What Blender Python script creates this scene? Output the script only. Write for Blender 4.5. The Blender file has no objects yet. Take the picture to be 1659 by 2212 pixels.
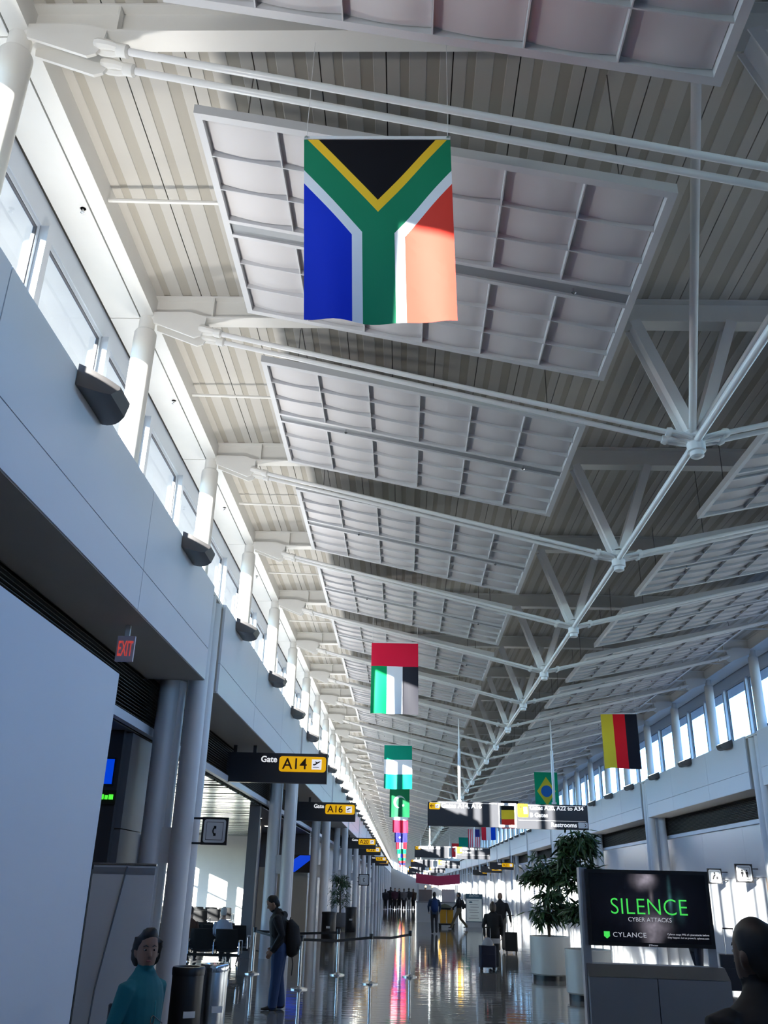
import bpy, bmesh, math, random
from mathutils import Vector, Matrix, Euler
R = random.Random(7)
PI = math.pi
D = bpy.data
SC = bpy.context.scene
COL = SC.collection

# ------------------------------------------------------------------ camera, sky, sun, exposure
HC = 1.95                      # camera height above the floor
F_PX, PITCH, YAW, ROLL = 1887.66, 0.4033, -0.0302, 0.0255
cp, sp = math.cos(PITCH), math.sin(PITCH)
fwd = Vector((math.sin(YAW) * cp, math.cos(YAW) * cp, sp))
rgt = Vector((math.cos(YAW), -math.sin(YAW), 0))
upv = rgt.cross(fwd)
r2 = rgt * math.cos(ROLL) + upv * math.sin(ROLL)
u2 = -rgt * math.sin(ROLL) + upv * math.cos(ROLL)
cam = D.objects.new('camera', D.cameras.new('camera'))
COL.objects.link(cam)
M = Matrix((r2, u2, -fwd)).transposed().to_4x4()
M.translation = (0, 0, HC)
cam.matrix_world = M
cam.data.sensor_fit = 'HORIZONTAL'
cam.data.sensor_width = 36
cam.data.lens = 36 * F_PX / 1659
cam.data.clip_end = 2000
SC.camera = cam

SUN_DIR = Vector((.52, .854, -.205)).normalized()     # the way the light travels
world = D.worlds.new('world'); SC.world = world
world.use_nodes = True
nt = world.node_tree
bg = nt.nodes['Background']
sky = nt.nodes.new('ShaderNodeTexSky')
sky.sky_type = 'NISHITA'
sky.sun_disc = False
sky.sun_elevation = math.radians(24)
sky.sun_rotation = math.radians(208)
sky.air_density = 1.0; sky.dust_density = .3; sky.ozone_density = 2.5
tint = nt.nodes.new('ShaderNodeVectorMath'); tint.operation = 'MULTIPLY'; tint.inputs[1].default_value = (.66, .92, 1.26)
nt.links.new(sky.outputs[0], tint.inputs[0]); nt.links.new(tint.outputs[0], bg.inputs[0])
bg.inputs[1].default_value = 1.1
sun = D.objects.new('sun', D.lights.new('sun', 'SUN'))
COL.objects.link(sun)
sun.rotation_euler = SUN_DIR.to_track_quat('-Z', 'Y').to_euler()
sun.data.energy = 66; sun.data.color = (1, .93, .82); sun.data.angle = math.radians(.53)
SC.view_settings.view_transform = 'Standard'
SC.view_settings.look = 'None'
SC.view_settings.exposure = -.08
SC.view_settings.gamma = 1
SC.view_settings.use_curve_mapping = False
SC.cycles.use_denoising = True
SC.cycles.max_bounces = 6
SC.cycles.diffuse_bounces = 4
SC.cycles.glossy_bounces = 3
SC.cycles.transparent_max_bounces = 8
SC.cycles.use_adaptive_sampling = True
SC.cycles.adaptive_threshold = .045
SC.cycles.sample_clamp_indirect = 8
SC.cycles.caustics_reflective = False
SC.cycles.caustics_refractive = False

# ------------------------------------------------------------------ layout of the hall
S = 4.3433                     # frame spacing along the hall
Y0 = 9.9541                    # first frame the camera sees in full
XC = 3.6412                    # centre line of the hall
NF = 58                        # last frame
KB = -8                        # first frame, behind the camera
YB, YE = Y0 + S * KB, Y0 + S * NF
def fy(k): return Y0 + S * k
def sx(x, side): return x if side < 0 else 2 * XC - x
ZT = 7.08 + HC                 # column tops / underside of the edge beams
ZD = 7.40 + HC                 # underside of the roof deck
ZN = 5.29 + HC                 # truss nodes
ZF0, ZF1, ZFM = 2.93 + HC, 4.50 + HC, 3.44 + HC   # fascia bottom, top, seam
ZS, ZH = 4.78 + HC, 6.75 + HC  # clerestory sill and head
ZR = 2.10 + HC                 # rail under the louvres
ORD = ['first', 'second', 'third', 'fourth', 'fifth', 'sixth', 'seventh', 'eighth', 'ninth', 'tenth', 'eleventh', 'twelfth',
       'thirteenth', 'fourteenth', 'fifteenth', 'sixteenth', 'seventeenth', 'eighteenth', 'nineteenth', 'twentieth']

# ------------------------------------------------------------------ helpers
class MB:
    def __init__(s): s.v = []; s.f = []; s.m = []; s.mi = 0
    def add(s, vs, fs):
        o = len(s.v); s.v += [tuple(v) for v in vs]
        s.f += [tuple(i + o for i in f) for f in fs]; s.m += [s.mi] * len(fs)
        return s
    def box(s, x0, x1, y0, y1, z0, z1):
        return s.add([(x, y, z) for x in (x0, x1) for y in (y0, y1) for z in (z0, z1)],
                     [(0, 1, 3, 2), (4, 6, 7, 5), (0, 4, 5, 1), (2, 3, 7, 6), (0, 2, 6, 4), (1, 5, 7, 3)])
    def obox(s, a, b, w, h, ref=(0, 0, 1)):
        """bar from a to b, w across, h along ref"""
        a, b = Vector(a), Vector(b); t = (b - a).normalized()
        u = t.cross(Vector(ref))
        if u.length < 1e-5: u = t.cross(Vector((1, 0, 0)))
        u.normalize(); n = u.cross(t)
        vs = [p + u * (w / 2 * i) + n * (h / 2 * j) for p in (a, b) for i, j in ((-1, -1), (1, -1), (1, 1), (-1, 1))]
        return s.add(vs, [(3, 2, 1, 0), (4, 5, 6, 7), (0, 1, 5, 4), (1, 2, 6, 5), (2, 3, 7, 6), (3, 0, 4, 7)])
    def tube(s, pts, r, n=8, caps=True):
        pts = [Vector(p) for p in pts]; rs = r if isinstance(r, (list, tuple)) else [r] * len(pts)
        vs = []; u = None
        for i, p in enumerate(pts):
            t = (pts[min(i + 1, len(pts) - 1)] - pts[max(i - 1, 0)]).normalized()
            if u is None: u = t.orthogonal().normalized()
            else:
                u = u - t * u.dot(t); u.normalize()
            w = t.cross(u)
            vs += [p + (u * math.cos(2 * PI * j / n) + w * math.sin(2 * PI * j / n)) * rs[i] for j in range(n)]
        m = len(pts)
        fs = [(i * n + j, i * n + (j + 1) % n, (i + 1) * n + (j + 1) % n, (i + 1) * n + j) for i in range(m - 1) for j in range(n)]
        if caps: fs += [tuple(range(n - 1, -1, -1)), tuple((m - 1) * n + j for j in range(n))]
        return s.add(vs, fs)
    def lathe(s, prof, c=(0, 0, 0), n=20, caps=True):
        vs = [(c[0] + r * math.cos(2 * PI * j / n), c[1] + r * math.sin(2 * PI * j / n), c[2] + z) for r, z in prof for j in range(n)]
        m = len(prof)
        fs = [(i * n + j, i * n + (j + 1) % n, (i + 1) * n + (j + 1) % n, (i + 1) * n + j) for i in range(m - 1) for j in range(n)]
        if caps: fs += [tuple(range(n - 1, -1, -1)), tuple((m - 1) * n + j for j in range(n))]
        return s.add(vs, fs)
    def prism(s, poly, a0, a1, axis='y'):
        """poly in (x,z) for axis y, (y,z) for x, (x,y) for z"""
        def P(p, a): return {'y': (p[0], a, p[1]), 'x': (a, p[0], p[1]), 'z': (p[0], p[1], a)}[axis]
        n = len(poly)
        vs = [P(p, a0) for p in poly] + [P(p, a1) for p in poly]
        return s.add(vs, [tuple(range(n - 1, -1, -1)), tuple(range(n, 2 * n))] + [(i, (i + 1) % n, n + (i + 1) % n, n + i) for i in range(n)])
    def loft(s, rings, n=14, front=(0, 1, 0)):
        """rings: (centre, half width, half depth); closed"""
        fr = Vector(front); C = [Vector(r[0]) for r in rings]; vs = []
        for i, (c, a, b) in enumerate(rings):
            t = (C[min(i + 1, len(C) - 1)] - C[max(i - 1, 0)]).normalized()
            f = fr - t * fr.dot(t)
            if f.length < .05: f = Vector((0, 0, 1)) - t * t.z
            f.normalize(); w = f.cross(t)
            vs += [C[i] + w * (a * math.cos(2 * PI * j / n)) + f * (b * math.sin(2 * PI * j / n)) for j in range(n)]
        m = len(rings)
        fs = [(i * n + j, i * n + (j + 1) % n, (i + 1) * n + (j + 1) % n, (i + 1) * n + j) for i in range(m - 1) for j in range(n)]
        fs += [tuple(range(n - 1, -1, -1)), tuple((m - 1) * n + j for j in range(n))]
        return s.add(vs, fs)
    def mesh(s, name):
        me = D.meshes.new(name); me.from_pydata(s.v, [], s.f)
        if any(s.m): me.polygons.foreach_set('material_index', s.m)
        me.update(); return me

def link(o, parent=None):
    COL.objects.link(o)
    if parent is not None: o.parent = parent
    return o
def smooth(me, deg=40):
    me.polygons.foreach_set('use_smooth', [True] * len(me.polygons))
    try: me.set_sharp_from_angle(angle=math.radians(deg))
    except Exception: pass
def obj(name, mb, mat, parent=None, sm=False, loc=None, label=None):
    me = mb.mesh(name) if isinstance(mb, MB) else mb
    if mat is not None and not me.materials:
        for m in (mat if isinstance(mat, (list, tuple)) else [mat]): me.materials.append(m)
    if sm: smooth(me)
    o = D.objects.new(name, me)
    if loc: o.location = loc
    if label: o['label'] = label
    return link(o, parent)
def tag(o, label, cat, group=None, kind=None):
    o['label'] = label; o['category'] = cat
    if group: o['group'] = group
    if kind: o['kind'] = kind
    return o
def thing(name, label, cat, loc=(0, 0, 0), rz=0, group=None, kind=None):
    o = D.objects.new(name, None); o.empty_display_size = .2
    o.location = loc; o.rotation_euler = (0, 0, rz)
    link(o); return tag(o, label, cat, group, kind)
def dup(root, loc, rz=None, label=None, group=None):
    r = root.copy(); COL.objects.link(r); r.location = loc
    if rz is not None: r.rotation_euler = (0, 0, rz)
    if label: r['label'] = label
    if group: r['group'] = group
    for ch in root.children:
        c = ch.copy(); COL.objects.link(c); c.parent = r
        for g in ch.children:
            d = g.copy(); COL.objects.link(d); d.parent = c
    return r
def text(name, s, size, mat, parent, loc, rot=(PI / 2, 0, 0), bold=0, align='LEFT', sx_=1.0, ext=.002, sp=1.0):
    cu = D.curves.new(name, 'FONT'); cu.body = s; cu.size = size; cu.extrude = ext; cu.offset = bold * size
    cu.align_x = align; cu.resolution_u = 4; cu.space_character = sp
    t = D.objects.new(name, cu)
    me = D.meshes.new_from_object(t)
    D.objects.remove(t); D.curves.remove(cu)
    me.materials.clear(); me.materials.append(mat)
    o = D.objects.new(name, me); o.location = loc; o.rotation_euler = rot; o.scale = (sx_, 1, 1)
    return link(o, parent)

# ------------------------------------------------------------------ materials
def mat(name, col, rough=.5, metal=0, var=.04, vscale=3, emit=None, es=0, bump=0, bscale=40, transl=0, spec=.5, coat=0):
    m = D.materials.new(name); m.use_nodes = True; n = m.node_tree; L = n.links
    b = n.nodes['Principled BSDF']
    b.inputs['Roughness'].default_value = rough; b.inputs['Metallic'].default_value = metal
    b.inputs['Specular IOR Level'].default_value = spec
    b.inputs['Coat Weight'].default_value = coat
    tc = n.nodes.new('ShaderNodeTexCoord')
    if var:
        no = n.nodes.new('ShaderNodeTexNoise'); no.inputs['Scale'].default_value = vscale; no.inputs['Detail'].default_value = 4
        L.new(tc.outputs['Object'], no.inputs['Vector'])
        ra = n.nodes.new('ShaderNodeMix'); ra.data_type = 'RGBA'
        ra.inputs[6].default_value = (*[c * (1 - var) for c in col], 1)
        ra.inputs[7].default_value = (*[min(1, c * (1 + var)) for c in col], 1)
        L.new(no.outputs['Fac'], ra.inputs[0]); L.new(ra.outputs[2], b.inputs['Base Color'])
    else: b.inputs['Base Color'].default_value = (*col, 1)
    if bump:
        nb = n.nodes.new('ShaderNodeTexNoise'); nb.inputs['Scale'].default_value = bscale
        L.new(tc.outputs['Object'], nb.inputs['Vector'])
        bu = n.nodes.new('ShaderNodeBump'); bu.inputs['Strength'].default_value = bump; bu.inputs['Distance'].default_value = .02
        L.new(nb.outputs['Fac'], bu.inputs['Height']); L.new(bu.outputs[0], b.inputs['Normal'])
    if es:
        m.cycles.emission_sampling = 'NONE'
        b.inputs['Emission Color'].default_value = (*(emit or col), 1); b.inputs['Emission Strength'].default_value = es
    if transl:
        t = n.nodes.new('ShaderNodeBsdfTranslucent'); t.inputs[0].default_value = (*col, 1)
        mx = n.nodes.new('ShaderNodeMixShader'); mx.inputs[0].default_value = transl
        L.new(b.outputs[0], mx.inputs[1]); L.new(t.outputs[0], mx.inputs[2])
        L.new(mx.outputs[0], n.nodes['Material Output'].inputs[0])
    return m
def glassmat(name, tint=(.93, .96, .97), refl=.08):
    m = D.materials.new(name); m.use_nodes = True; n = m.node_tree; L = n.links
    n.nodes.remove(n.nodes['Principled BSDF'])
    t = n.nodes.new('ShaderNodeBsdfTransparent'); t.inputs[0].default_value = (*tint, 1)
    g = n.nodes.new('ShaderNodeBsdfGlossy'); g.inputs['Roughness'].default_value = .02
    mx = n.nodes.new('ShaderNodeMixShader'); mx.inputs[0].default_value = refl
    L.new(t.outputs[0], mx.inputs[1]); L.new(g.outputs[0], mx.inputs[2]); L.new(mx.outputs[0], n.nodes['Material Output'].inputs[0])
    return m
m_white = mat('white_paint', (.80, .79, .755), .38)
m_rod = mat('white_gloss_paint', (.82, .82, .82), .28)
m_deck = mat('deck_paint', (.58, .557, .512), .6, var=.05, vscale=1.2)
m_deck2 = mat('deck_paint_perforated', (.45, .42, .36), .7, var=.05, vscale=1.2)
m_joint = mat('dark_joint', (.06, .06, .055), .8)
m_panel = mat('baffle_panel', (.66, .65, .66), .7, var=.03)
m_bframe = mat('baffle_frame', (.60, .61, .63), .45)
m_brail = mat('baffle_rail_metal', (.34, .36, .38), .4, .3)
m_fascia = mat('fascia_panel', (.72, .77, .86), .35, var=.03, vscale=.8)
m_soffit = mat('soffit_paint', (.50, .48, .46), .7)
m_wsoff = mat('window_soffit_panel', (.82, .82, .80), .5)
m_louv = mat('louver_metal', (.13, .12, .105), .45, .3)
m_dark = mat('dark_backing', (.03, .03, .033), .8)
m_alu = mat('window_aluminium', (.52, .58, .66), .35, .2)
m_gasket = mat('window_gasket', (.07, .07, .08), .6)
m_glass = glassmat('clerestory_glass')
m_up = mat('uplight_metal', (.10, .095, .10), .5, .2)
m_col = mat('column_paint', (.70, .71, .74), .35)
m_wallw = mat('white_wall_panel', (.54, .56, .60), .26, var=.03, vscale=.5)
m_part = mat('partition_white', (.72, .78, .88), .5, var=.03, vscale=.6)
m_cream = mat('cream_wall', (.62, .59, .52), .6)
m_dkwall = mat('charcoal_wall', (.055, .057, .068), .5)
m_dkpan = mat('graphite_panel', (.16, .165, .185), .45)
m_out = mat('apron_concrete', (.26, .255, .24), .9, var=.08, vscale=.05)
m_roof = mat('roof_membrane', (.50, .50, .50), .9); m_gravel = mat('roof_gravel', (.24, .235, .22), .95)
m_black = mat('black_plastic', (.012, .012, .014), .35)
m_blackm = mat('matte_black', (.014, .014, .016), .7)
m_steel = mat('brushed_steel', (.62, .63, .64), .25, 1, bump=.02, bscale=200)
m_chrome = mat('chrome', (.75, .76, .78), .12, 1)
m_sleeve = mat('flag_sleeve', (.78, .78, .80), .8)
m_wire = mat('hanger_wire', (.12, .11, .10), .5, .5)
def floor_mat():
    m = D.materials.new('polished_terrazzo'); m.use_nodes = True; n = m.node_tree; L = n.links; b = n.nodes['Principled BSDF']
    tc = n.nodes.new('ShaderNodeTexCoord')
    v = n.nodes.new('ShaderNodeTexVoronoi'); v.inputs['Scale'].default_value = 60; L.new(tc.outputs['Object'], v.inputs['Vector'])
    no = n.nodes.new('ShaderNodeTexNoise'); no.inputs['Scale'].default_value = .35; no.inputs['Detail'].default_value = 5; L.new(tc.outputs['Object'], no.inputs['Vector'])
    mx = n.nodes.new('ShaderNodeMix'); mx.data_type = 'RGBA'
    mx.inputs[6].default_value = (.16, .155, .14, 1); mx.inputs[7].default_value = (.24, .235, .215, 1)
    L.new(no.outputs['Fac'], mx.inputs[0])
    m2 = n.nodes.new('ShaderNodeMix'); m2.data_type = 'RGBA'; m2.inputs[0].default_value = .12
    L.new(mx.outputs[2], m2.inputs[6]); L.new(v.outputs['Color'], m2.inputs[7]); L.new(m2.outputs[2], b.inputs['Base Color'])
    b.inputs['Roughness'].default_value = .05; b.inputs['IOR'].default_value = 1.6
    mp = n.nodes.new('ShaderNodeMapping'); mp.inputs['Scale'].default_value = (.55, 2.6, 1); L.new(tc.outputs['Object'], mp.inputs['Vector'])
    nb = n.nodes.new('ShaderNodeTexNoise'); nb.inputs['Scale'].default_value = 2.2; nb.inputs['Detail'].default_value = 2; L.new(mp.outputs[0], nb.inputs['Vector'])
    bu = n.nodes.new('ShaderNodeBump'); bu.inputs['Strength'].default_value = .13; bu.inputs['Distance'].default_value = .02
    L.new(nb.outputs['Fac'], bu.inputs['Height']); L.new(bu.outputs[0], b.inputs['Normal'])
    return m
m_floor = floor_mat()

# ------------------------------------------------------------------ floor, ground, roof
tag(obj('floor', MB().box(-13, 14, YB, YE, -.1, 0), m_floor), 'polished grey terrazzo floor of the concourse', 'floor', kind='structure')
tag(obj('ground', MB().box(-900, 900, -700, 1200, -.6, -.45), m_out), 'pale concrete apron outside the windows', 'ground', kind='structure')
roof = MB().box(-5.55, 2 * XC + 5.55, YB, YE, ZD + .12, ZD + .5)
for s in (-1, 1):
    a, b = sorted((sx(-5.55, s), sx(-4.24, s)))
    roof.box(a, b, YB, YE, ZT + .02, ZD + .12)
tag(obj('roof', roof, m_roof), 'flat roof slab with deep overhangs above the clerestory', 'roof', kind='structure')
tag(obj('wall_back', MB().box(-13, 14, YB - .2, YB, 0, ZD + .12), m_wallw), 'plain end wall behind the viewer', 'wall', kind='structure')
tag(obj('wall_end', MB().box(-13, 14, YE, YE + .2, 0, ZD + .12), m_wallw), 'far end wall of the concourse', 'wall', kind='structure')

# roof deck: ribbed panels, one object each in the nearest bays
ceil = thing('ceiling', 'ribbed metal roof deck over the concourse hall', 'ceiling', kind='structure')
XD0, XD1, ND = -3.54, 2 * XC + 3.54, 22
WP = (XD1 - XD0) / ND
def deck_profile(w):
    # (x, z) : flats and shallow flutes; z up
    g = .006
    return [(g, .03), (g, 0), (w * .20, 0), (w * .21, .009), (w * .34, .009), (w * .35, 0), (w * .60, 0), (w * .61, .009), (w * .80, .009), (w * .81, 0), (w - g, 0), (w - g, .03)]
def deck_strip(mb, x, y0, y1):
    pr = deck_profile(WP)
    for i in range(len(pr) - 1):
        mb.mi = 1 if i in (3, 7) else 0
        (a, za), (b, zb) = pr[i], pr[i + 1]
        mb.add([(x + a, y0, za), (x + b, y0, zb), (x + b, y1, zb), (x + a, y1, za)], [(0, 1, 2, 3)])
mbd = MB(); deck_strip(mbd, 0, .0, S)
me_deck = mbd.mesh('deck_panel'); me_deck.materials.append(m_deck); me_deck.materials.append(m_deck2)
KD0, KD1 = -2, 11
for k in range(KD0, KD1):
    for i in range(ND):
        o = D.objects.new('deck_panel', me_deck); o.location = (XD0 + i * WP, fy(k), ZD); link(o, ceil)
mbd = MB()
for (a, b) in ((KB, KD0), (KD1, NF)):
    for i in range(ND): deck_strip(mbd, XD0 + i * WP, fy(a), fy(b))
o = obj('deck_panel', mbd, [m_deck, m_deck2], ceil, loc=(0, 0, ZD)); o['kind'] = 'stuff'
obj('deck_backing', MB().box(XD0 - .4, XD1 + .4, YB, YE, ZD + .035, ZD + .1), m_joint, ceil)

# ------------------------------------------------------------------ side walls: edge beams, soffits, clerestory, fascia, louvres
def side_wall(side):
    sn = 'left' if side < 0 else 'right'
    X = lambda x: sx(x, side)
    w = thing('wall_' + sn, f'white {sn} side wall with fascia panels, louvres and clerestory ledge', 'wall', kind='structure')
    def bx(mb, x0, x1, y0, y1, z0, z1):
        a, b = sorted((X(x0), X(x1))); mb.box(a, b, y0, y1, z0, z1); return mb
    me_eb = bx(MB(), -3.70, -3.51, 0, S - .004, ZT, ZD + .02).mesh('edge_beam'); me_eb.materials.append(m_white)
    me_sp = bx(MB(), -4.145, -3.73, .008, S - .008, ZT + .02, ZT + .05).mesh('soffit_panel'); me_sp.materials.append(m_wsoff)
    me_hd = bx(MB(), -4.26, -4.175, .0, S, ZH, ZT + .03).mesh('window_header'); me_hd.materials.append(m_alu)
    for k in range(KB, NF):
        for nm, me in (('edge_beam', me_eb), ('soffit_panel', me_sp), ('window_header', me_hd)):
            o = D.objects.new(nm, me); o.location = (0, fy(k), 0); link(o, w)
    obj('soffit_backing', bx(MB(), -4.2, -3.6, YB, YE, ZT + .06, ZT + .08), m_joint, w)
    obj('ledge', bx(MB(), -4.3, -3.24, YB, YE, ZF1 - .08, ZF1 - .03), m_white, w)
    obj('upstand', bx(MB(), -4.32, -4.2, YB, YE, ZF0, ZS), m_white, w)
    obj('sill', bx(MB(), -4.34, -4.1, YB, YE, ZS, ZS + .04), m_alu, w)
    # fascia by modules of three bays between column clusters
    for j in range(-2, 19):
        yc0, yc1 = fy(1 + 3 * (j - 1)) + .5, fy(1 + 3 * j) - .5
        if yc1 < YB + 1 or yc0 > YE: continue
        near = j <= 6
        cuts = [yc0, fy(2 + 3 * (j - 1)), fy(3 + 3 * (j - 1)), yc1]
        if near:
            for a, b in zip(cuts, cuts[1:]):
                for z0, z1 in ((ZF0, ZFM), (ZFM, ZF1)):
                    obj('fascia_panel', bx(MB(), -3.26, -3.2, a + .008, b - .008, z0 + .006, z1 - .006), m_fascia, w)
            obj('fascia_backing', bx(MB(), -3.30, -3.255, yc0 + .02, yc1 - .02, ZF0 + .02, ZF1 - .02), m_dkpan, w)
        else:
            obj('fascia_panel', bx(MB(), -3.26, -3.2, yc0, yc1, ZF0, ZF1), m_fascia, w)
        for y in (yc0, yc1 - .04):
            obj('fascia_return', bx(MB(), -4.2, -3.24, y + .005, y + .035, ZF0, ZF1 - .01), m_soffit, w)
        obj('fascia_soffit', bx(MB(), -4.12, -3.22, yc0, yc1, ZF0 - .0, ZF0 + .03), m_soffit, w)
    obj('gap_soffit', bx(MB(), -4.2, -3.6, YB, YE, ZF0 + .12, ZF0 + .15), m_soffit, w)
    # louvres: single slats in the nearest modules
    zl0, zl1, nl = ZR + .14, ZF0, 14
    def slat(mb, y0, y1, z):
        a = [(X(-4.07), y0, z), (X(-4.07), y1, z), (X(-4.13), y1, z + .035), (X(-4.13), y0, z + .035)]
        b = [(x, y, zz + .006) for x, y, zz in a]
        mb.add(a + b, [(0, 1, 2, 3), (7, 6, 5, 4), (0, 4, 5, 1), (3, 2, 6, 7)])
    far = MB()
    for j in range(-2, 19):
        y0, y1 = fy(1 + 3 * (j - 1)) + .1, fy(1 + 3 * j) - .1
        if y0 < YB: continue
        if y1 > YE: break
        for i in range(nl):
            z = zl0 + (zl1 - zl0) * (i + .2) / nl
            if j <= 4:
                mb = MB(); slat(mb, y0, y1, z); obj('louver_slat', mb, m_louv, w)
            else: slat(far, y0, y1, z)
    o = obj('louver_slat', far, m_louv, w); o['kind'] = 'stuff'
    obj('louver_backing', bx(MB(), -4.22, -4.18, YB, YE, ZR, ZF0 + .12), m_dark, w)
    obj('louver_rail', bx(MB(), -4.16, -4.06, YB, YE, ZR, ZR + .13), m_fascia, w)
    # windows: one structure object per bay
    fr = MB()
    for a, b in ((.0, S / 2), (S / 2, S)):
        for (y0, y1, z0, z1) in ((a + .07, b - .07, ZS + .04, ZS + .10), (a + .07, b - .07, ZH - .06, ZH), (a + .07, a + .12, ZS + .1, ZH - .06), (b - .12, b - .07, ZS + .1, ZH - .06)):
            bx(fr, -4.25, -4.19, y0, y1, z0, z1)
    me_fr = fr.mesh('window_frame'); me_fr.materials.append(m_alu)
    gk = MB()
    for a, b in ((.0, S / 2), (S / 2, S)):
        for (y0, y1, z0, z1) in ((a + .12, b - .12, ZS + .1, ZS + .115), (a + .12, b - .12, ZH - .075, ZH - .06), (a + .12, a + .135, ZS + .115, ZH - .075), (b - .135, b - .12, ZS + .115, ZH - .075)):
            bx(gk, -4.235, -4.2, y0, y1, z0, z1)
    me_gk = gk.mesh('window_gasket'); me_gk.materials.append(m_gasket)
    me_mu = bx(MB(), -4.26, -4.09, -.065, .065, ZS + .04, ZH).mesh('mullion'); me_mu.materials.append(m_alu)
    me_pn = bx(MB(), -4.222, -4.218, .12, S / 2 - .12, ZS + .1, ZH - .06).mesh('pane'); me_pn.materials.append(m_glass)
    me_in = bx(MB(), -4.23, -4.21, .1, S / 2 - .1, ZS + .06, ZH - .03).mesh('sun_block_panel'); me_in.materials.append(m_alu)
    n0 = 1 if side < 0 else 101
    for k in range(KB, NF):
        r = thing(f'window_{n0 + k - KB}', f'{sn} clerestory window of two tall panes in an aluminium frame', 'window', (0, fy(k), 0), kind='structure', group=f'{sn} clerestory windows')
        for nm, me, y in (('window_frame', me_fr, 0), ('window_gasket', me_gk, 0), ('mullion', me_mu, 0), ('mullion', me_mu, S / 2), ('pane', me_pn, 0), ('pane', me_pn, S / 2)):
            if side < 0 and k == -3 and nm == 'pane' and y > 0: me = me_in      # unseen opaque pane added to keep most of the near flag in shade
            o = D.objects.new('sun_block_panel' if me is me_in else nm, me); o.location = (0, y, 0); link(o, r)
    return w
WL = side_wall(-1); WR = side_wall(1)

# ------------------------------------------------------------------ upper round columns, one per frame and side
for side in (-1, 1):
    sn = 'left' if side < 0 else 'right'
    mb = MB().lathe([(.15, ZF1 - .06), (.15, ZT - .24), (.135, ZT - .21), (.108, ZT - .19), (.108, ZT)], n=24)
    me = mb.mesh('round_column'); me.materials.append(m_white); smooth(me, 30)
    base_k = -1 if side < 0 else 4
    for k in range(KB + 1, NF):
        o = D.objects.new('round_column', me); o.location = (sx(-3.62, side), fy(k), 0); link(o)
        i = k - base_k
        if 0 <= i < 10: lb = f'white round clerestory column, {ORD[i]} from the camera along the {sn} windows'
        else: lb = f'distant white round column in the long row by the {sn} clerestory windows'
        tag(o, lb, 'column', f'upper columns along the {sn} windows')

# ------------------------------------------------------------------ roof trusses
def truss_parts(root, k, far=False):
    """parts in coordinates local to the frame plane"""
    P = {}
    ZB = 7.04 + HC
    def put(name, mb, mt, sm=False):
        P.setdefault(name, []).append((mb, mt, sm))
    b = MB()
    b.box(XD0, XD1, -.11, .11, ZB, ZB + .022); b.box(XD0, XD1, -.011, .011, ZB + .022, ZD - .02); b.box(XD0, XD1, -.11, .11, ZD - .022, ZD - .002)
    for s in (-1, 1):
        b.box(*sorted((sx(-2.72, s), sx(-2.70, s))), -.1, .1, ZB + .02, ZD - .02)
    put('beam', b, m_white)
    for s in (-1, 1):
        X = lambda x: sx(x, s)
        for y in (-.1, .1):
            g = MB().prism([(X(-3.52), ZT + .05), (X(-3.50), ZT - .12), (X(-2.92), ZT - .36), (X(-2.84), ZT - .33), (X(-2.80), ZT - .25), (X(-2.78), ZB + .01), (X(-3.0), ZT + .05)], y - .014, y + .014)
            put('gusset', g, m_white)
            a = Vector((X(-2.66), y, 6.81 + HC)); e = Vector((X(3.30), y, 5.355 + HC))
            t = (e - a).normalized()
            put('tie_rod', MB().tube([a + t * .1, e - t * .02], .034, 10), m_rod, True)
            c = MB()
            for q in (-.034, .034):
                c.tube([a + Vector((0, q, 0)) - t * .2, a + Vector((0, q, 0)) - t * .16, a + Vector((0, q * 1.15, 0)) - t * .06, a + Vector((0, q * .7, 0)) + t * .04], [.036, .05, .042, .034], 8)
            c.tube([a - t * .0, a + t * .02, a + t * .1, a + t * .12], [.045, .06, .06, .04], 10)
            c.tube([a + Vector((0, -.055, 0)) - t * .16, a + Vector((0, .055, 0)) - t * .16], .02, 8)
            put('clevis', c, m_white, True)
            f = MB()
            p = e + t * .0
            h = Vector((X(3.56), y * .7, ZN + .0))
            f.tube([p - t * .05, p, p + t * .02], [.055, .068, .06], 10)
            for q in (-.05, .05):
                f.tube([p + Vector((0, q * .5, 0)), p.lerp(h, .25) + Vector((0, q, 0)), p.lerp(h, .7) + Vector((0, q, 0)), h + Vector((0, q * .6, 0))], [.035, .03, .028, .03], 8)
            put('fork', f, m_rod, True)
        st0 = Vector((X(3.58), 0, ZN + .12)); st1 = Vector((X(3.0), 0, ZB))
        s_ = MB()
        for y in (-.13, .13): s_.obox(st0 + Vector((0, y, 0)), st1 + Vector((0, y, 0)), .014, .14, (1, 0, .3))
        s_.obox(st0, st1, .26, .014, (1, 0, .3))
        put('strut', s_, m_rod)
    put('hub', MB().lathe([(.05, -.24), (.085, -.22), (.085, -.16), (.115, -.15), (.115, -.04), (.10, -.03), (.10, .03), (.115, .04), (.115, .12), (.07, .14), (.05, .2)], (XC, 0, ZN), 18), m_rod, True)
    put('ridge_tube', MB().tube([(XC, .08, ZN - .02), (XC, S - .08, ZN - .02)], .048, 12), m_rod, True)
    if k == 'brace':
        for s in (-1, 1): put('brace', MB().tube([(XC + s * .04, -.05, ZN + .1), (XC + s * 1.08, -S + .1, ZB)], .05, 10), m_rod, True)
    if far:
        mb = MB()
        for lst in P.values():
            for b_, mt, sm in lst: mb.add(b_.v, b_.f)
        return mb
    for nm, lst in P.items():
        for b_, mt, sm in lst: obj(nm, b_, mt, root, sm)
def truss_label(i): return f'white steel roof truss with twin tie rods, {ORD[i]} from the camera'
t0 = thing('roof_truss', truss_label(0), 'truss', (0, fy(-1), 0), group='roof trusses')
truss_parts(t0, 0)
for k in range(1, 13):
    dup(t0, (0, fy(k), 0), label=truss_label(k + 1))
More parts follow.
